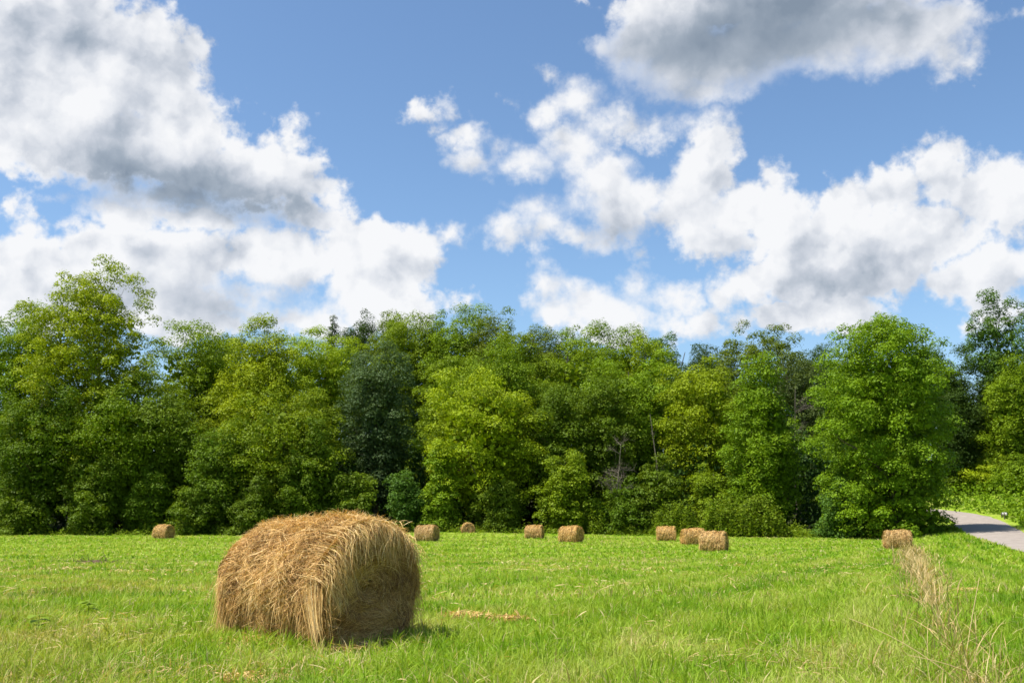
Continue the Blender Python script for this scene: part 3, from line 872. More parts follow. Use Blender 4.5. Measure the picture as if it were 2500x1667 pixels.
#         profile over height (t, r)                                                          base  clump  number leaf  leaves  flat  lobes
SHAPES = {
    'round':   ([(0, .30), (.12, .62), (.35, 1), (.6, 1), (.78, .88), (.91, .66), (1, .38)],     .10, 1.55, 2.0, 0.216, 266, .85, 0.58),
    'open':    ([(0, .65), (.2, 1), (.5, .95), (.72, .78), (.9, .55), (1, .30)],                .12, 1.20, 1.5, 0.224, 210, .85, 0.72),
    'cone':    ([(0, .45), (.15, .85), (.4, .95), (.65, .76), (.85, .50), (1, .20)],              .06, 1.30, 2.0, 0.207, 237, .85, 0.58),
    'dome':    ([(0, .75), (.2, 1), (.45, .97), (.7, .92), (.87, .72), (1, .42)],              .12, 1.25, 1.75, 0.224, 230, .85, .46),
    'column':  ([(0, .6), (.2, .95), (.5, 1), (.8, .82), (.92, .6), (1, .3)],                   .08, 1.40, 1.9, 0.216, 251, .85, 0.58),
    'tall':    ([(0, .4), (.2, .65), (.45, .92), (.65, 1), (.82, .86), (.93, .6), (1, .3)],     .14, 1.35, 2.1, 0.207, 266, .85, 0.52),
    'clumpy':  ([(0, .32), (.2, .80), (.5, 1), (.72, .92), (.9, .66), (1, .35)],                .08, 1.65, 1.8, 0.224, 350, .75, 0.68),
    'feather': ([(0, .6), (.3, 1), (.6, .97), (.85, .70), (1, .35)],                            .16, 1.50, 2.0, 0.191, 364, .70, 0.58),
    'big':     ([(0, .78), (.12, .92), (.35, .98), (.55, 1), (.75, .92), (.9, .70), (1, .35)],  .01, 1.30, 2.3, 0.216, 266, .80, 0.42),
    'bush':    ([(0, .9), (.2, 1), (.5, .9), (.8, .62), (1, .3)],                               .0, 1.00, 1.7, 0.207, 210, .80, 0.75),
}
def build_crown(seed, H, Rr, shape):
    prof, bf, cr, numk, leaf, nleaf, flat, lob = SHAPES[shape]
    r = np.random.default_rng(seed)
    pt = np.array([p[0] for p in prof]); pr = np.array([p[1] for p in prof])
    Hc = H * (1 - bf)
    cr = min(cr, Rr * 0.42)
    surf = 2 * np.pi * Rr * 0.8 * Hc
    n_c = int(np.clip(numk * surf / (cr * cr * 2.3), 30, 900))
    # candidates, area weighted, most near the outside
    M = n_c * 14
    t = r.random(M); t = t[r.random(M) < np.interp(t, pt, pr) + 0.08]
    M = len(t)
    ph = r.uniform(-np.pi, np.pi, M)
    lf = 0.33 * max(Rr, 3.5)
    lobe = 1.06 - lob * (1 - sstep(0.28, 0.68, fbm(np.cos(ph) * lf + 9 + seed % 7 + t * H * 0.13, np.sin(ph) * lf + t * H * 0.30 + 5, seed, 2)))
    rad = np.interp(t, pt, pr) * Rr * np.clip(lobe, 0.25, 1.06) * np.where(r.random(M) < 0.74, r.uniform(0.82, 1, M), np.sqrt(r.random(M)) * 0.85)
    rad = np.maximum(rad - cr * 0.30, 0)
    lean = r.normal(0, 0.10, 2) * Rr
    n_s = {'bush': 5, 'cone': 2, 'column': 2, 'big': 4}.get(shape, 4)
    sub = r.integers(0, n_s, M)
    sa = r.uniform(0, 6.283) + np.arange(n_s) * 6.283 / n_s + r.normal(0, 0.35, n_s)
    so = {'cone': 0.16, 'column': 0.2, 'big': 0.30, 'dome': 0.26}.get(shape, 0.42) * Rr * r.uniform(0.7, 1.1, n_s)
    sh = r.uniform(0.82, 1.0, n_s) if shape != 'bush' else r.uniform(0.55, 1.0, n_s); sh[r.integers(0, n_s)] = 1.0
    sr = 1.0 - so / Rr * 0.60
    rad = rad * sr[sub]
    C = np.stack([np.cos(ph) * rad + lean[0] * t + (np.cos(sa) * so)[sub] * np.minimum(1, 0.5 + t), np.sin(ph) * rad + lean[1] * t + (np.sin(sa) * so)[sub] * np.minimum(1, 0.5 + t),
                  bf * H + t * sh[sub] * (Hc - cr * 0.45)], 1)
    pick = []
    dmin = cr * 0.60
    cells = {}
    for k in range(M):
        key = tuple((C[k] // dmin).astype(int))
        ok = True
        for dx in (-1, 0, 1):
            for dy in (-1, 0, 1):
                for dz in (-1, 0, 1):
                    for q in cells.get((key[0] + dx, key[1] + dy, key[2] + dz), ()):
                        if ((C[k] - C[q]) ** 2).sum() < dmin * dmin:
                            ok = False
        if ok:
            cells.setdefault(key, []).append(k)
            pick.append(k)
            if len(pick) >= n_c:
                break
    C = C[pick]
    n_c = len(C)
    crs = cr * r.uniform(0.6, 1.2, n_c)
    cnt = np.maximum((nleaf * (crs / cr) ** 2 * (cr / SHAPES[shape][2]) ** 1.2).astype(int), 14)
    idx = np.repeat(np.arange(n_c), cnt)
    N = len(idx)
    d = unit(r.normal(0, 1, (N, 3)))
    d[:, 2] = np.where(r.random(N) < 0.68, np.abs(d[:, 2]), d[:, 2])
    rr = crs[idx] * (0.35 + 0.65 * r.random(N) ** 0.45) * (0.7 + 0.6 * fbm(d[:, 0] * 2 + idx * 3.1, d[:, 1] * 2 + d[:, 2] * 1.7 + idx, seed + 9, 2))
    pos = C[idx] + d * rr[:, None] * np.array([1, 1, flat])
    hor = np.hypot(d[:, 0], d[:, 1]) * rr
    pos[:, 2] -= 0.07 * hor ** 2 / np.maximum(crs[idx], 0.3)
    pos[:, 2] = np.maximum(pos[:, 2], 0.05)
    nrm = unit(d * 0.7 + np.array([0, 0, 0.40]) + r.normal(0, 0.36, (N, 3)))
    ta = unit(np.cross(nrm, r.normal(0, 1, (N, 3))))
    tb = np.cross(nrm, ta)
    sz = leaf * r.uniform(0.4, 1.35, N)
    fold = nrm * (sz * r.uniform(-0.22, 0.22, N))[:, None]
    V = np.stack([pos - ta * sz[:, None] * 0.62, pos + tb * sz[:, None] * 0.36 + fold, pos + ta * sz[:, None] * 0.62, pos - tb * sz[:, None] * 0.36 + fold], 1).reshape(-1, 3)
    Q = np.arange(N * 4).reshape(-1, 4)
    tint = np.clip(0.48 + 0.34 * (r.random(n_c)[idx] - 0.5) + r.normal(0, 0.10, N), 0, 1)
    # larger inner sprays that close the middle of the crown, tinted darker as its shade
    M = int(min(900 + 9 * Rr * Hc, 6500) * (0.45 if shape in ('open', 'dome') else 1.0))
    t = r.random(M) ** 1.15 * 0.90
    ph = r.uniform(-np.pi, np.pi, M)
    t = t * 0.85
    rad = np.interp(t, pt, pr) * Rr * 0.58 * np.sqrt(r.random(M))
    pos = np.stack([np.cos(ph) * rad, np.sin(ph) * rad, bf * H + t * Hc], 1)
    nrm = unit(r.normal(0, 1, (M, 3)) + np.array([0, 0, 0.4]))
    ta = unit(np.cross(nrm, r.normal(0, 1, (M, 3)))); tb = np.cross(nrm, ta)
    sz = (r.uniform(0.35, 0.7, M) * np.clip(Rr / 5, 0.5, 1.2))[:, None]
    V2 = np.stack([pos - ta * sz * 0.6, pos + tb * sz * 0.42, pos + ta * sz * 0.6, pos - tb * sz * 0.42], 1).reshape(-1, 3)
    V = np.concatenate([V, V2]); Q = np.arange(len(V)).reshape(-1, 4)
    tint = np.concatenate([tint, np.clip(r.normal(0.35, 0.12, M), 0, 1)])
    return np_mesh('crown', V, Q, tint=tint), C
def build_trunk(seed, H, Rr, shape, C):
    r = np.random.default_rng(seed + 5)
    r0 = 0.014 * H + 0.06
    K = 9
    t = np.linspace(0, 1, K)
    top = H * 0.86
    px = np.cumsum(r.normal(0, 0.012 * H, K)) * t; py = np.cumsum(r.normal(0, 0.012 * H, K)) * t
    P = np.stack([px, py, t * top - 0.15], 1)
    rad = r0 * (1 - 0.88 * t); rad[0] *= 1.4
    parts = [tube(P, rad, 8)]
    pick = r.choice(len(C), min(len(C), 30 if shape in ('open', 'dome') else 18), replace=False)
    for k in pick:
        c = C[k]
        h0 = np.clip(c[2] - np.hypot(c[0], c[1]) * r.uniform(0.5, 1.0), 0.12 * H, top * 0.92)
        s = np.array([np.interp(h0, P[:, 2], P[:, 0]), np.interp(h0, P[:, 2], P[:, 1]), h0])
        tt = np.linspace(0, 1, 5)[:, None]
        L = s + (c - s) * tt
        L[:, 2] += np.sin(tt[:, 0] * np.pi) * 0.08 * np.linalg.norm(c - s) * r.uniform(-0.6, 0.8)
        L[1:-1] += r.normal(0, 0.035 * np.linalg.norm(c - s), (3, 3))
        rb = max(0.035, np.interp(h0, P[:, 2], rad) * 0.5)
        parts.append(tube(L, rb * np.linspace(1, 0.22, 5), 5))
    V, Q = merge(parts)
    return np_mesh('trunk', V, Q, smooth=True)
TREES = [
    (-63.7, 128.0, 27.5, 7.0, 'broadleaf_tree','round','mid', 'mid green tree cut by the left picture edge, beside the tall airy sycamore'),
    (-52.3, 124.0, 32.5, 9.3, 'sycamore_tree','dome','bright', 'tallest airy sycamore at left with sky showing through its top'),
    (-56.0, 118.5, 16.7, 6.4, 'broadleaf_tree','round','deep', 'low rounded dark green tree at the foot of the tall sycamore, near left edge'),
    (-45.7, 119.5, 17.8, 6.8, 'broadleaf_tree','round','mid', "rounded green tree in front of the tall sycamore's right side"),
    (-44.3, 138.0, 27.2, 7.6, 'broadleaf_tree','round','mid', 'tree between the tall sycamore and the bright conical tree, level topped'),
    (-41.8, 120.0, 15.0, 5.1, 'broadleaf_tree','column','deep', 'dark narrow tree behind the lone bale at left'),
    (-41.5, 146.0, 28.1, 6.9, 'broadleaf_tree','round','olive', 'olive tree peeping over the left shoulder of the bright conical tree'),
    (-31.9, 127.0, 26.5, 8.1, 'broadleaf_tree','cone','bright', 'bright yellow-green conical tree with glittering leaves and twin-tipped top'),
    (-27.0, 119.5, 16.0, 7.4, 'broadleaf_tree','round','mid', 'leafy green tree in front of the bright conical tree, above the large bale'),
    (-34.3, 118.0, 11.9, 4.5, 'broadleaf_tree','round','deep', "short dark tree left of the large bale's top"),
    (-28.3, 147.0, 28.7, 9.2, 'locust_tree','feather','bright', 'feathery light green locust behind, left of the dark blue-green tree'),
    (-27.5, 175.0, 37.2, 4.4, 'broadleaf_tree','round','dark', 'dark rounded tree standing above the ridge skyline left of centre'),
    (-32.1, 176.0, 35.7, 2.2, 'conifer_tree','cone','dark', 'tiny dark pointed conifer on the skyline beside the dark ridge tree'),
    (-16.8, 125.0, 22.5, 4.6, 'broadleaf_tree','tall','blue', 'dark blue-green grey-leaved tree standing out among the light greens'),
    (-20.9, 168.0, 35.1, 5.1, 'broadleaf_tree','round','olive', 'ridge tree just right of the dark skyline tree'),
    (-16.0, 163.0, 33.5, 6.1, 'broadleaf_tree','round','mid', "ridge tree behind and right of the blue-green tree's top"),
    (-11.9, 160.0, 34.0, 5.0, 'broadleaf_tree','open','mid', 'ridge tree with thin feathery top, above the bale beside the large bale'),
    (-7.7, 157.0, 33.7, 5.7, 'broadleaf_tree','round','mid', 'highest ridge tree of the middle skyline'),
    (-3.3, 152.0, 31.4, 5.0, 'broadleaf_tree','round','olive', 'ridge tree between the highest ridge tree and the knobby topped one'),
    (0.8, 141.0, 29.5, 4.6, 'broadleaf_tree','open','mid', 'knobby topped tree with separate leaf tufts on the middle skyline'),
    (-8.2, 136.0, 23.1, 8.1, 'broadleaf_tree','open','mid', 'silvery green tree between the blue-green tree and the bright maple'),
    (-3.5, 121.0, 18.8, 8.3, 'maple_tree','clumpy','bright', 'bright lime green maple with big sunlit clumps near the middle'),
    (-0.6, 132.0, 24.0, 5.9, 'broadleaf_tree','round','mid', 'tree rising right behind the bright lime maple'),
    (7.6, 142.0, 27.6, 8.0, 'broadleaf_tree','clumpy','mid', 'broad tree with dark hollows right of the lime maple'),
    (5.6, 164.0, 31.7, 5.7, 'broadleaf_tree','round','olive', 'ridge tree in the skyline dip right of the knobby topped tree'),
    (12.3, 163.0, 32.0, 6.3, 'broadleaf_tree','round','mid', 'rounded ridge tree over the pair of mid-field bales'),
    (17.6, 160.0, 31.1, 6.0, 'broadleaf_tree','round','mid', 'ridge tree at the right end of the level middle skyline'),
    (21.2, 157.0, 29.2, 4.9, 'broadleaf_tree','round','bright', 'lighter ridge tree where the skyline starts to drop'),
    (26.4, 168.0, 31.6, 4.2, 'broadleaf_tree','open','teal', 'small cool green ridge tree on the dropping skyline'),
    (11.1, 124.0, 18.4, 5.2, 'broadleaf_tree','open','deep', 'dark leaning-limbed tree left of the leafless brush'),
    (5.6, 123.0, 16.7, 4.4, 'broadleaf_tree','column','deep', 'deep green tree above the middle bales'),
    (16.1, 131.0, 22.8, 6.4, 'broadleaf_tree','clumpy','mid', 'clumpy sunlit tree above the leafless brush'),
    (24.3, 124.0, 20.4, 5.9, 'broadleaf_tree','clumpy','bright', 'yellow-green tree left of the conical tree near the bale pair'),
    (29.6, 162.0, 28.4, 6.1, 'broadleaf_tree','round','dark', 'dark olive ridge tree behind the yellow-green tree'),
    (33.4, 158.0, 27.6, 4.2, 'broadleaf_tree','round','dark', 'dark low ridge tree left of the tall olive crown'),
    (37.0, 147.0, 28.7, 7.6, 'broadleaf_tree','open','olive', 'tall olive crown with yellowish top behind the conical tree'),
    (40.1, 141.0, 23.9, 5.5, 'broadleaf_tree','round','grey', 'greyish tree behind, with bare twigs beside it'),
    (28.9, 115.0, 19.2, 5.3, 'broadleaf_tree','cone','soft', 'soft mid green conical tree right of the bale pair'),
    (46.8, 152.0, 26.8, 4.8, 'broadleaf_tree','round','dark', 'dark tree just behind the left flank of the huge round tree'),
    (40.2, 106.0, 22.2, 8.2, 'broadleaf_tree','big','soft', 'huge dense round tree standing beside the road, leafy to the ground'),
    (65.7, 150.0, 26.2, 5.2, 'broadleaf_tree','round','dark', 'dark tree behind the right flank of the huge round tree'),
    (74.0, 150.0, 34.3, 5.8, 'broadleaf_tree','open','teal', 'tall open tree across the road at the right edge'),
    (72.7, 146.0, 23.3, 5.7, 'broadleaf_tree','round','mid', 'light green tree below the tall open tree at right'),
    (74.6, 160.0, 19.5, 5.0, 'broadleaf_tree','round','grey', 'grey-green tree behind the road bend'),
    (68.3, 153.0, 21.7, 3.8, 'broadleaf_tree','column','mid', 'slim tree at the road bend between huge round tree and bank'),
    (56.6, 168.0, 28.2, 8.4, 'broadleaf_tree','round','deep', "deep green tree far behind the huge round tree's left half"),
    (67.2, 172.0, 28.1, 9.7, 'broadleaf_tree','round','deep', 'deep green tree far behind the middle of the huge round tree'),
    (87.5, 165.0, 28.5, 7.2, 'broadleaf_tree','round','mid', 'tree at the right edge behind the tall open tree'),
    (77.5, 162.0, 15.8, 5.1, 'broadleaf_tree','round','olive', 'low olive tree above the roadside bank shrubs'),
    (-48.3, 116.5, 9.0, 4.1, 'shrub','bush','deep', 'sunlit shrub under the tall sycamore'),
    (-56.1, 116.0, 5.4, 4.3, 'shrub','bush','deep', 'dark shrub at the left edge of the wood'),  # most shrub greens set darker, shade at the trees' feet put into colour
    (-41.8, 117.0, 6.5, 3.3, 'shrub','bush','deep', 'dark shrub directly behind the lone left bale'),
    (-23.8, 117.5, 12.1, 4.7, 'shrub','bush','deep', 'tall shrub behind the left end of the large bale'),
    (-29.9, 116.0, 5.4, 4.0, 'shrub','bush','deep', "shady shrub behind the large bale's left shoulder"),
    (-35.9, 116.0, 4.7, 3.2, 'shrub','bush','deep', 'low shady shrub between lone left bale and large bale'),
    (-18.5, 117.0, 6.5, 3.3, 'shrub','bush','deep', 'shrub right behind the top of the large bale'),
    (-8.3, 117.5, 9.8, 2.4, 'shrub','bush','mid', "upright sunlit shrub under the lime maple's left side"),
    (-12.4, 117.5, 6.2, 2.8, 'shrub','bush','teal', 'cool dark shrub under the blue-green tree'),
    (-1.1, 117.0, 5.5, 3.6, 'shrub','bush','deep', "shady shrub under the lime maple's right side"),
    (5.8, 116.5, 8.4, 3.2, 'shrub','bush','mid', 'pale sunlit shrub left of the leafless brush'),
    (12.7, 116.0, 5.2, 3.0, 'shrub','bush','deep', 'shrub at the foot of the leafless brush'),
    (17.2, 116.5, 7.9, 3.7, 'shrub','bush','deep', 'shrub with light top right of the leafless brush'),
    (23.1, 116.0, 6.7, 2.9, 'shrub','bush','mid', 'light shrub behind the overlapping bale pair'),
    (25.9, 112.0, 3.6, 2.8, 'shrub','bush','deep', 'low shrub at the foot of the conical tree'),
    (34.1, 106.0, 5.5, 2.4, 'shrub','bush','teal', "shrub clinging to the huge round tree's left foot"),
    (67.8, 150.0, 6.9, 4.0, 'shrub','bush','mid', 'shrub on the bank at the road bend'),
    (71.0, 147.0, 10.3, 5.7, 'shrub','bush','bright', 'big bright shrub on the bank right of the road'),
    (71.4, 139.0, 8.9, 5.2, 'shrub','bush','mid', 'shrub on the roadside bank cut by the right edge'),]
CATS = {'shrub': 'shrub'}
GROUPS = {'shrub': "shrubs along the wood's edge"}
for k, (x, y, ztop, Rr, name, shape, colour, label) in enumerate(TREES):
    z = gz(x, y)
    H = max(ztop - z, 2.0)
    t = thing(name, label, CATS.get(name, 'tree'), (x, y, z - 0.05), 0.0, GROUPS.get(name, "trees of the wood beyond the field"))
    me, C = build_crown(1000 + k * 13, H, Rr, shape)
    cr = obj('crown', me, m_leaf, t)
    rr = np.random.default_rng(k)
    j = rr.uniform(0.9, 1.12)
    c = COLOURS[colour]
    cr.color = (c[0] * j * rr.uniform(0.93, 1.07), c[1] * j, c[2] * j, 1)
    obj('stem' if name == 'shrub' else 'trunk', build_trunk(1000 + k * 13, H, Rr, shape, C), m_pale_bark if name == 'sycamore_tree' else m_bark, t)

# shaded wood interior: a dense thicket nobody could count
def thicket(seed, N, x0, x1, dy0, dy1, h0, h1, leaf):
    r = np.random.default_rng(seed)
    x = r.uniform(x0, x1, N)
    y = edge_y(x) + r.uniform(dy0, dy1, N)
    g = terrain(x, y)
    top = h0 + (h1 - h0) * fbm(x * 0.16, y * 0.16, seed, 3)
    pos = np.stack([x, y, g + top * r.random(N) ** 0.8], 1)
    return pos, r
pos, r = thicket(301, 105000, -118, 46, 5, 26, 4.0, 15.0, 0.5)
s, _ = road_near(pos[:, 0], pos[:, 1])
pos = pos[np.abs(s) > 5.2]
bx = r.uniform(44, 100, 70000); by = r.uniform(82, 185, 70000)
s, _ = road_near(bx, by)
k = (s > 3.6) & (bx > by * 0.42)
bx, by, s = bx[k], by[k], s[k]
bh = (0.5 + 0.35 * np.clip(s - 3.6, 0, 8)) * (0.3 + 1.3 * fbm(bx * 0.3, by * 0.3, 309, 3))
bank = np.stack([bx, by, terrain(bx, by) + bh * r.random(len(bx)) ** 0.7], 1)
def leaf_cover(name, pos, s0, s1, colour, label, cat):
    N = len(pos)
    nrm = unit(r.normal(0, 1, (N, 3)) + np.array([0, -0.2, 0.6]))
    ta = unit(np.cross(nrm, r.normal(0, 1, (N, 3)))); tb = np.cross(nrm, ta)
    sz = r.uniform(s0, s1, N)[:, None]
    V = np.stack([pos - ta * sz * 0.6, pos + tb * sz * 0.4, pos + ta * sz * 0.6, pos - tb * sz * 0.4], 1).reshape(-1, 3)
    o = obj(name, np_mesh(name, V, np.arange(N * 4).reshape(-1, 4), tint=np.clip(r.normal(0.45, 0.18, N), 0, 1)), m_leaf)
    o.color = (*colour, 1)
    o['kind'] = 'stuff'; o['label'] = label; o['category'] = cat
leaf_cover('undergrowth', pos, 0.3, 0.62, (0.036, 0.080, 0.010), "dense shady undergrowth filling the wood between the trunks", 'undergrowth')  # dark green puts the wood's depth shade into the leaf colour
leaf_cover('bank_shrubbery', bank, 0.22, 0.45, (0.135, 0.225, 0.008), "leafy green cover spreading over the bank right of the road", 'undergrowth')

# tall weeds and nettles along the foot of the wood
r = np.random.default_rng(401)
N = 13000
x = np.where(r.random(N) < 0.55, r.uniform(4, 40, N), r.uniform(-72, 48, N))
y = edge_y(x) - 2.6 + 4.0 * (vnoise(x * 0.16, x * 0 + 2.5, 407) - 0.5) + r.normal(0, 0.8, N)
dens = 0.35 + 0.65 * sstep(-12, 8, x)
keep = (r.random(N) < dens) & (np.abs(road_near(x, y)[0]) > 3.4)
x, y = x[keep], y[keep]; N = len(x)
g = terrain(x, y)
h = (0.35 + 1.5 * r.random(N) ** 1.6) * (0.25 + 1.5 * sstep(0.3, 0.7, fbm(x * 0.35, y * 0.35, 404, 3))) * (0.6 + 0.9 * sstep(0, 9, x))
LV = 15
u = r.random((N, LV))
az = r.uniform(0, 6.283, (N, LV))
out = 0.22 * (1 - 0.6 * u) * r.uniform(0.5, 1.2, (N, LV))
pos = np.stack([x[:, None] + np.cos(az) * out, y[:, None] + np.sin(az) * out, g[:, None] + h[:, None] * (0.08 + 0.92 * u)], -1).reshape(-1, 3)
M = len(pos)
dirv = np.stack([np.cos(az).ravel(), np.sin(az).ravel(), r.normal(0.25, 0.35, M)], 1)
ta = unit(dirv); tb = unit(np.cross(ta, np.array([0, 0, 1.0]) + r.normal(0, 0.3, (M, 3))))
sz = r.uniform(0.16, 0.30, M)[:, None]
V = np.stack([pos - ta * sz * 0.3, pos + tb * sz * 0.28, pos + ta * sz * 0.75, pos - tb * sz * 0.28], 1).reshape(-1, 3)
wd = obj('weeds', np_mesh('weeds', V, np.arange(M * 4).reshape(-1, 4), tint=np.clip(r.normal(0.5, 0.2, M), 0, 1)), m_weed)
wd['kind'] = 'stuff'; wd['label'] = "tall leafy weeds along the foot of the wood"; wd['category'] = 'weeds'

# ------------------------------------------------------------------ leafless brush and bare branches
def dead_tree(label, x, y, H, spread, seed, lean=0.0, n_limb=9, name='dead_tree'):
    r = np.random.default_rng(seed)
    t = thing(name, label, 'dead tree', (x, y, gz(x, y)))
    K = 8
    tt = np.linspace(0, 1, K)
    P = np.stack([lean * tt ** 1.5 + np.cumsum(r.normal(0, 0.05, K)), np.cumsum(r.normal(0, 0.05, K)), tt * H], 1)
    obj('trunk', np_mesh('trunk', *tube(P, 0.11 * (1 - 0.8 * tt) + 0.012, 7), smooth=True), m_dead, t)
    parts = []
    for k in range(n_limb):
        h = r.uniform(0.3, 0.98)
        s = np.array([np.interp(h, tt, P[:, q]) for q in range(3)])
        d = unit(np.array([r.normal(0, 1), r.normal(0, 0.8), abs(r.normal(0.55, 0.4))]))
        ln = spread * r.uniform(0.5, 1.0)
        L = s + d * ln * np.linspace(0, 1, 6)[:, None] + np.cumsum(np.r_[np.zeros((1, 3)), r.normal(0, 0.06 * ln / 3, (5, 3))], 0)
        parts.append(tube(L, np.linspace(0.034, 0.008, 6), 5))
        for q in range(22):
            u = r.uniform(0.25, 1)
            s2 = np.array([np.interp(u, np.linspace(0, 1, 6), L[:, w_]) for w_ in range(3)])
            d2 = unit(d + r.normal(0, 0.8, 3))
            l2 = ln * r.uniform(0.2, 0.55)
            L2 = s2 + d2 * l2 * np.linspace(0, 1, 4)[:, None] + np.cumsum(np.r_[np.zeros((1, 3)), r.normal(0, 0.04, (3, 3))], 0)
            parts.append(tube(L2, np.linspace(0.014, 0.005, 4), 4))
    obj('branches', np_mesh('branches', *merge(parts), smooth=True), m_dead, t)
dead_tree("leafless grey brush with fine twigs among the green shrubs", 11.9, 116.0, 10.5, 2.8, 5, 0.9, 15)
dead_tree("bare twiggy dead tree between the conical and the huge round tree", 36.0, 128.0, 18.0, 3.2, 6, 0.4, 12)
dead_tree("thin pale dead trunk leaning beside the leafless brush", 17.6, 118.0, 14.0, 1.6, 9, -1.2, 5)

# ------------------------------------------------------------------ small things in the field and by the road
def clump(label, x, y, rad, h, seed, n_straw, name='hay_clump', cat='hay clump', mat=m_hay, lo=0.45, wide=2.0, ln=(0.08, 0.3)):
    r = np.random.default_rng(seed)
    ph = r.uniform(0, 6.283, n_straw); rho = rad * np.sqrt(r.random(n_straw)) * (0.6 + 0.6 * fbm(np.cos(ph) * 2 + 5, np.sin(ph) * 2 + 5, seed))
    px, py = np.cos(ph) * rho * 1.35, np.sin(ph) * rho
    pz = terrain(px + x, py + y) - gz(x, y) + h * np.clip(1 - (rho / rad) ** 2, 0, 1) * r.random(n_straw) + 0.05
    d = unit(np.stack([r.normal(0, 1, n_straw), r.normal(0, 1, n_straw), r.normal(0.05, 0.25, n_straw)], 1))
    l = r.uniform(*ln, n_straw)
    tt = np.linspace(-0.5, 0.5, 5)
    PT = np.stack([px, py, pz], 1)[:, None, :] + d[:, None, :] * (l[:, None] * tt)[..., None]
    PT[..., 2] -= 0.25 * l[:, None] * (tt * 2) ** 2 * r.random(n_straw)[:, None]
    side = unit(np.cross(d, r.normal(0, 0.4, (n_straw, 3)) + np.array([0, 0, 1.0])))
    V, Q, t = ribbons(PT, side, r.uniform(0.004, 0.008, n_straw) * wide, np.clip(r.normal(lo, 0.18, n_straw), 0, 1))
    o = obj(name, np_mesh(name, V, Q, tint=t), mat, None, (x, y, gz(x, y)))
    tag(o, label, cat)
    return o
clump("flat clump of reddish cut hay in the grass right of the large bale", -0.60, 13.6, 0.34, 0.08, 31, 480)
clump("smaller scrap of cut hay right of the flat hay clump", 0.0, 13.4, 0.20, 0.07, 32, 240)
clump("dry hay scattered in the grass at the bottom of the picture", -2.15, 8.7, 0.30, 0.03, 33, 220, lo=0.5)
clump("patch of dry straw in the verge near the right edge", 8.9, 19.6, 0.35, 0.05, 34, 220)
clump("straw fallen around the front foot of the large bale", -2.75, 11.1, 0.42, 0.04, 35, 600, lo=0.5, wide=1.4)
clump("straw fallen below the slipped sheaf of the large bale", -1.75, 10.75, 0.30, 0.04, 36, 350, lo=0.65, wide=1.3)

# small broken heap of dark earth and dead stems on the left
r = np.random.default_rng(55)
ex, ey, ez = spot(-0.4110, 0.0545)
t = thing('earth_heap', "small dark heap of earth and dead stems in the left grass", 'earth heap', (ex, ey, ez))
nr, na = 9, 28
RH, PH = np.meshgrid(np.linspace(0.02, 1, nr), np.linspace(0, 2 * np.pi, na, endpoint=False), indexing='ij')
hx = RH * np.cos(PH) * 0.95; hy = RH * np.sin(PH) * 0.45
hz = 0.16 * (1 - RH ** 1.5) * (0.5 + fbm(hx * 5 + 3, hy * 7 + 3, 56)) - 0.01
i = np.arange(nr - 1)[:, None] * na + np.arange(na)[None, :]
j = np.arange(nr - 1)[:, None] * na + (np.arange(na)[None, :] + 1) % na
obj('soil', np_mesh('soil', np.stack([hx, hy, hz], -1).reshape(-1, 3), np.stack([i, j, j + na, i + na], -1).reshape(-1, 4), smooth=True), m_dirt, t)
parts = []
for k in range(46):
    s = np.array([r.normal(0, 0.5), r.normal(0, 0.25), 0.05])
    d = unit(np.array([r.normal(0, 1), r.normal(0, 0.6), abs(r.normal(0.3, 0.25))]))
    L = s + d * r.uniform(0.2, 0.55) * np.linspace(0, 1, 4)[:, None]
    parts.append(tube(L, np.linspace(0.014, 0.006, 4), 4))
obj('dead_stems', np_mesh('dead_stems', *merge(parts)), m_dirt, t)['kind'] = 'stuff'

# broad-leaved weeds in the left grass
def weed(label, x, y, h, size, seed):
    r = np.random.default_rng(seed)
    t = thing('weed_plant', label, 'weed', (x, y, gz(x, y)), group="broad-leaved weeds in the left grass")
    tt = np.linspace(0, 1, 5)
    P = np.stack([0.02 * tt, 0.01 * tt, h * tt], 1)
    obj('stem', np_mesh('stem', *tube(P, 0.006 - 0.003 * tt, 5)), m_weed, t)
    Vs, Qs, b = [], [], 0
    for k in range(9):
        az = k * 2.4 + r.normal(0, 0.3)
        hh = h * r.uniform(0.55, 1.0)
        u = np.linspace(0, 1, 6)
        wv = size * 0.34 * np.sin(np.pi * np.clip(u * 0.9 + 0.06, 0, 1))
        c = np.stack([np.cos(az) * u * size, np.sin(az) * u * size, hh + 0.3 * size * u - 0.45 * size * u ** 2], 1)
        s = np.array([-np.sin(az), np.cos(az), 0.0])
        V = np.stack([c - s * wv[:, None], c + np.array([0, 0, -0.15 * size]) * wv[:, None] / size, c + s * wv[:, None]], 1).reshape(-1, 3)
        q = []
        for m in range(5):
            q += [(m * 3, m * 3 + 1, m * 3 + 4, m * 3 + 3), (m * 3 + 1, m * 3 + 2, m * 3 + 5, m * 3 + 4)]
        Vs.append(V); Qs.append(np.array(q) + b); b += len(V)
    obj('leaves', np_mesh('leaves', np.concatenate(Vs), np.concatenate(Qs), tint=np.full(90, 0.55) + r.normal(0, 0.08, 90)), m_weed, t)
weed("broad-leaved weed standing alone in the left grass, pale upright leaf", -5.75, 13.9, 0.24, 0.16, 61)
weed("flat-topped weed nearest the left edge", -5.45, 11.8, 0.25, 0.16, 62)
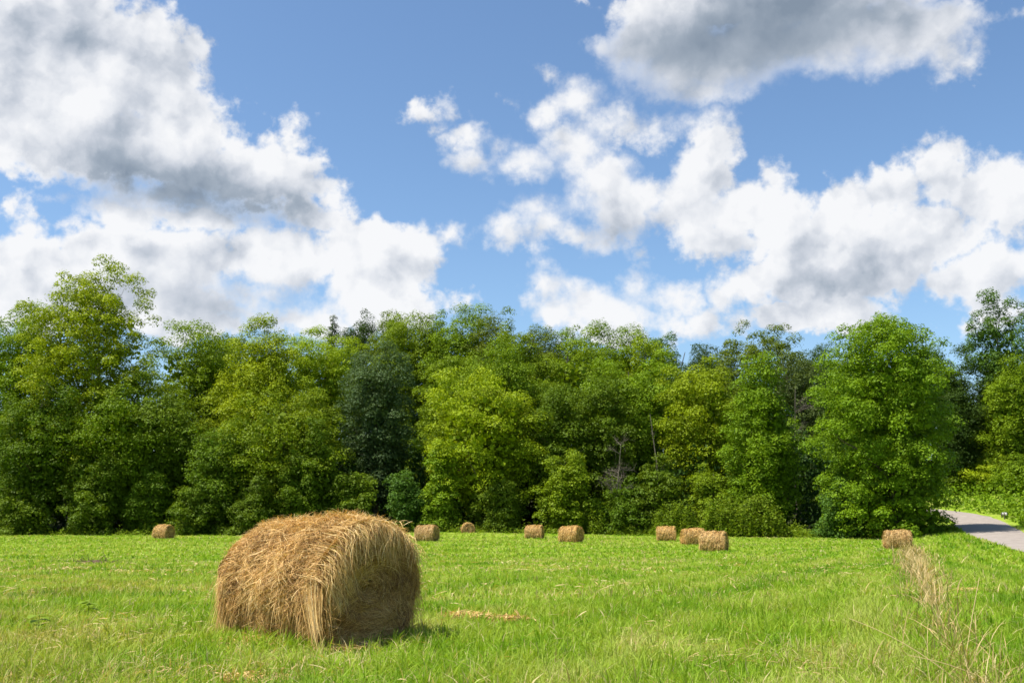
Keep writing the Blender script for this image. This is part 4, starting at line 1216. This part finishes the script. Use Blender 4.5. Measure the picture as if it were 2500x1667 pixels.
# long pale stalks leaning out of the dry strip
def stalk(label, p0, p1, sag, seed, head=True):
    r = np.random.default_rng(seed)
    t = np.linspace(0, 1, 9)
    base_ = np.array([p0[0], p0[1], gz(p0[0], p0[1])])
    P = np.array([0, 0, 0.0]) + (np.array(p1) - np.array([p0[0], p0[1], 0.0])) * t[:, None]
    P[:, 2] += sag * np.sin(t * np.pi)
    parts = [tube(P, np.linspace(0.0042, 0.0026, 9), 5)]
    V, Q = merge(parts)
    o = obj('grass_stalk', np_mesh('grass_stalk', V, Q, tint=np.full(len(Q), 0.85)), m_dry, None, base_)
    tag(o, label, 'grass stalk', "long dry stalks in the right foreground")
stalk("long pale stalk leaning left out of the dry strip", (3.75, 8.6), (2.95, 9.0, 0.50), 0.06, 1)
stalk("tall thin stalk with bent tip standing right of the dry strip", (4.05, 9.3), (4.35, 9.5, 0.82), 0.02, 2)
stalk("pale stalk reaching up to the right picture edge", (4.2, 8.8), (4.95, 8.9, 0.48), 0.05, 3)
stalk("pale stalk lying low at the bottom of the dry strip", (3.95, 8.1), (3.2, 8.35, 0.28), 0.05, 4)

# short white guard rail at the roadside
grx, gry = 59.4, 122.0
t = thing('guardrail', "short white guardrail end on the right roadside", 'guardrail', (grx, gry, gz(grx, gry)), R(72))
prof = np.array([(0.02, 0.0), (0.0, 0.06), (0.05, 0.10), (0.0, 0.15), (0.05, 0.20), (0.0, 0.25), (0.02, 0.31)])
xs = np.linspace(-1.7, 1.7, 7)
V = np.array([(x, p[0] - (0.12 if abs(x) > 1.5 else 0), 0.42 + p[1]) for x in xs for p in prof] + [(x, p[0] + 0.03 - (0.12 if abs(x) > 1.5 else 0), 0.42 + p[1]) for x in xs for p in prof])
q = []
n_ = len(prof)
o2 = len(xs) * n_
for a in range(len(xs) - 1):
    for b in range(n_ - 1):
        q.append((a * n_ + b, a * n_ + b + 1, (a + 1) * n_ + b + 1, (a + 1) * n_ + b))
        q.append((o2 + a * n_ + b, o2 + (a + 1) * n_ + b, o2 + (a + 1) * n_ + b + 1, o2 + a * n_ + b + 1))
    q.append((a * n_ + n_ - 1, o2 + a * n_ + n_ - 1, o2 + (a + 1) * n_ + n_ - 1, (a + 1) * n_ + n_ - 1))
    q.append((a * n_, (a + 1) * n_, o2 + (a + 1) * n_, o2 + a * n_))
obj('rail', np_mesh('rail', V, np.array(q)), m_metal, t)
for px in (-1.1, 1.1):
    obj('post', np_mesh('post', *tube(np.array([(px, 0.12, -0.3), (px, 0.12, 0.2), (px, 0.12, 0.7)]), [0.06, 0.06, 0.06], 8)), m_bark, t)
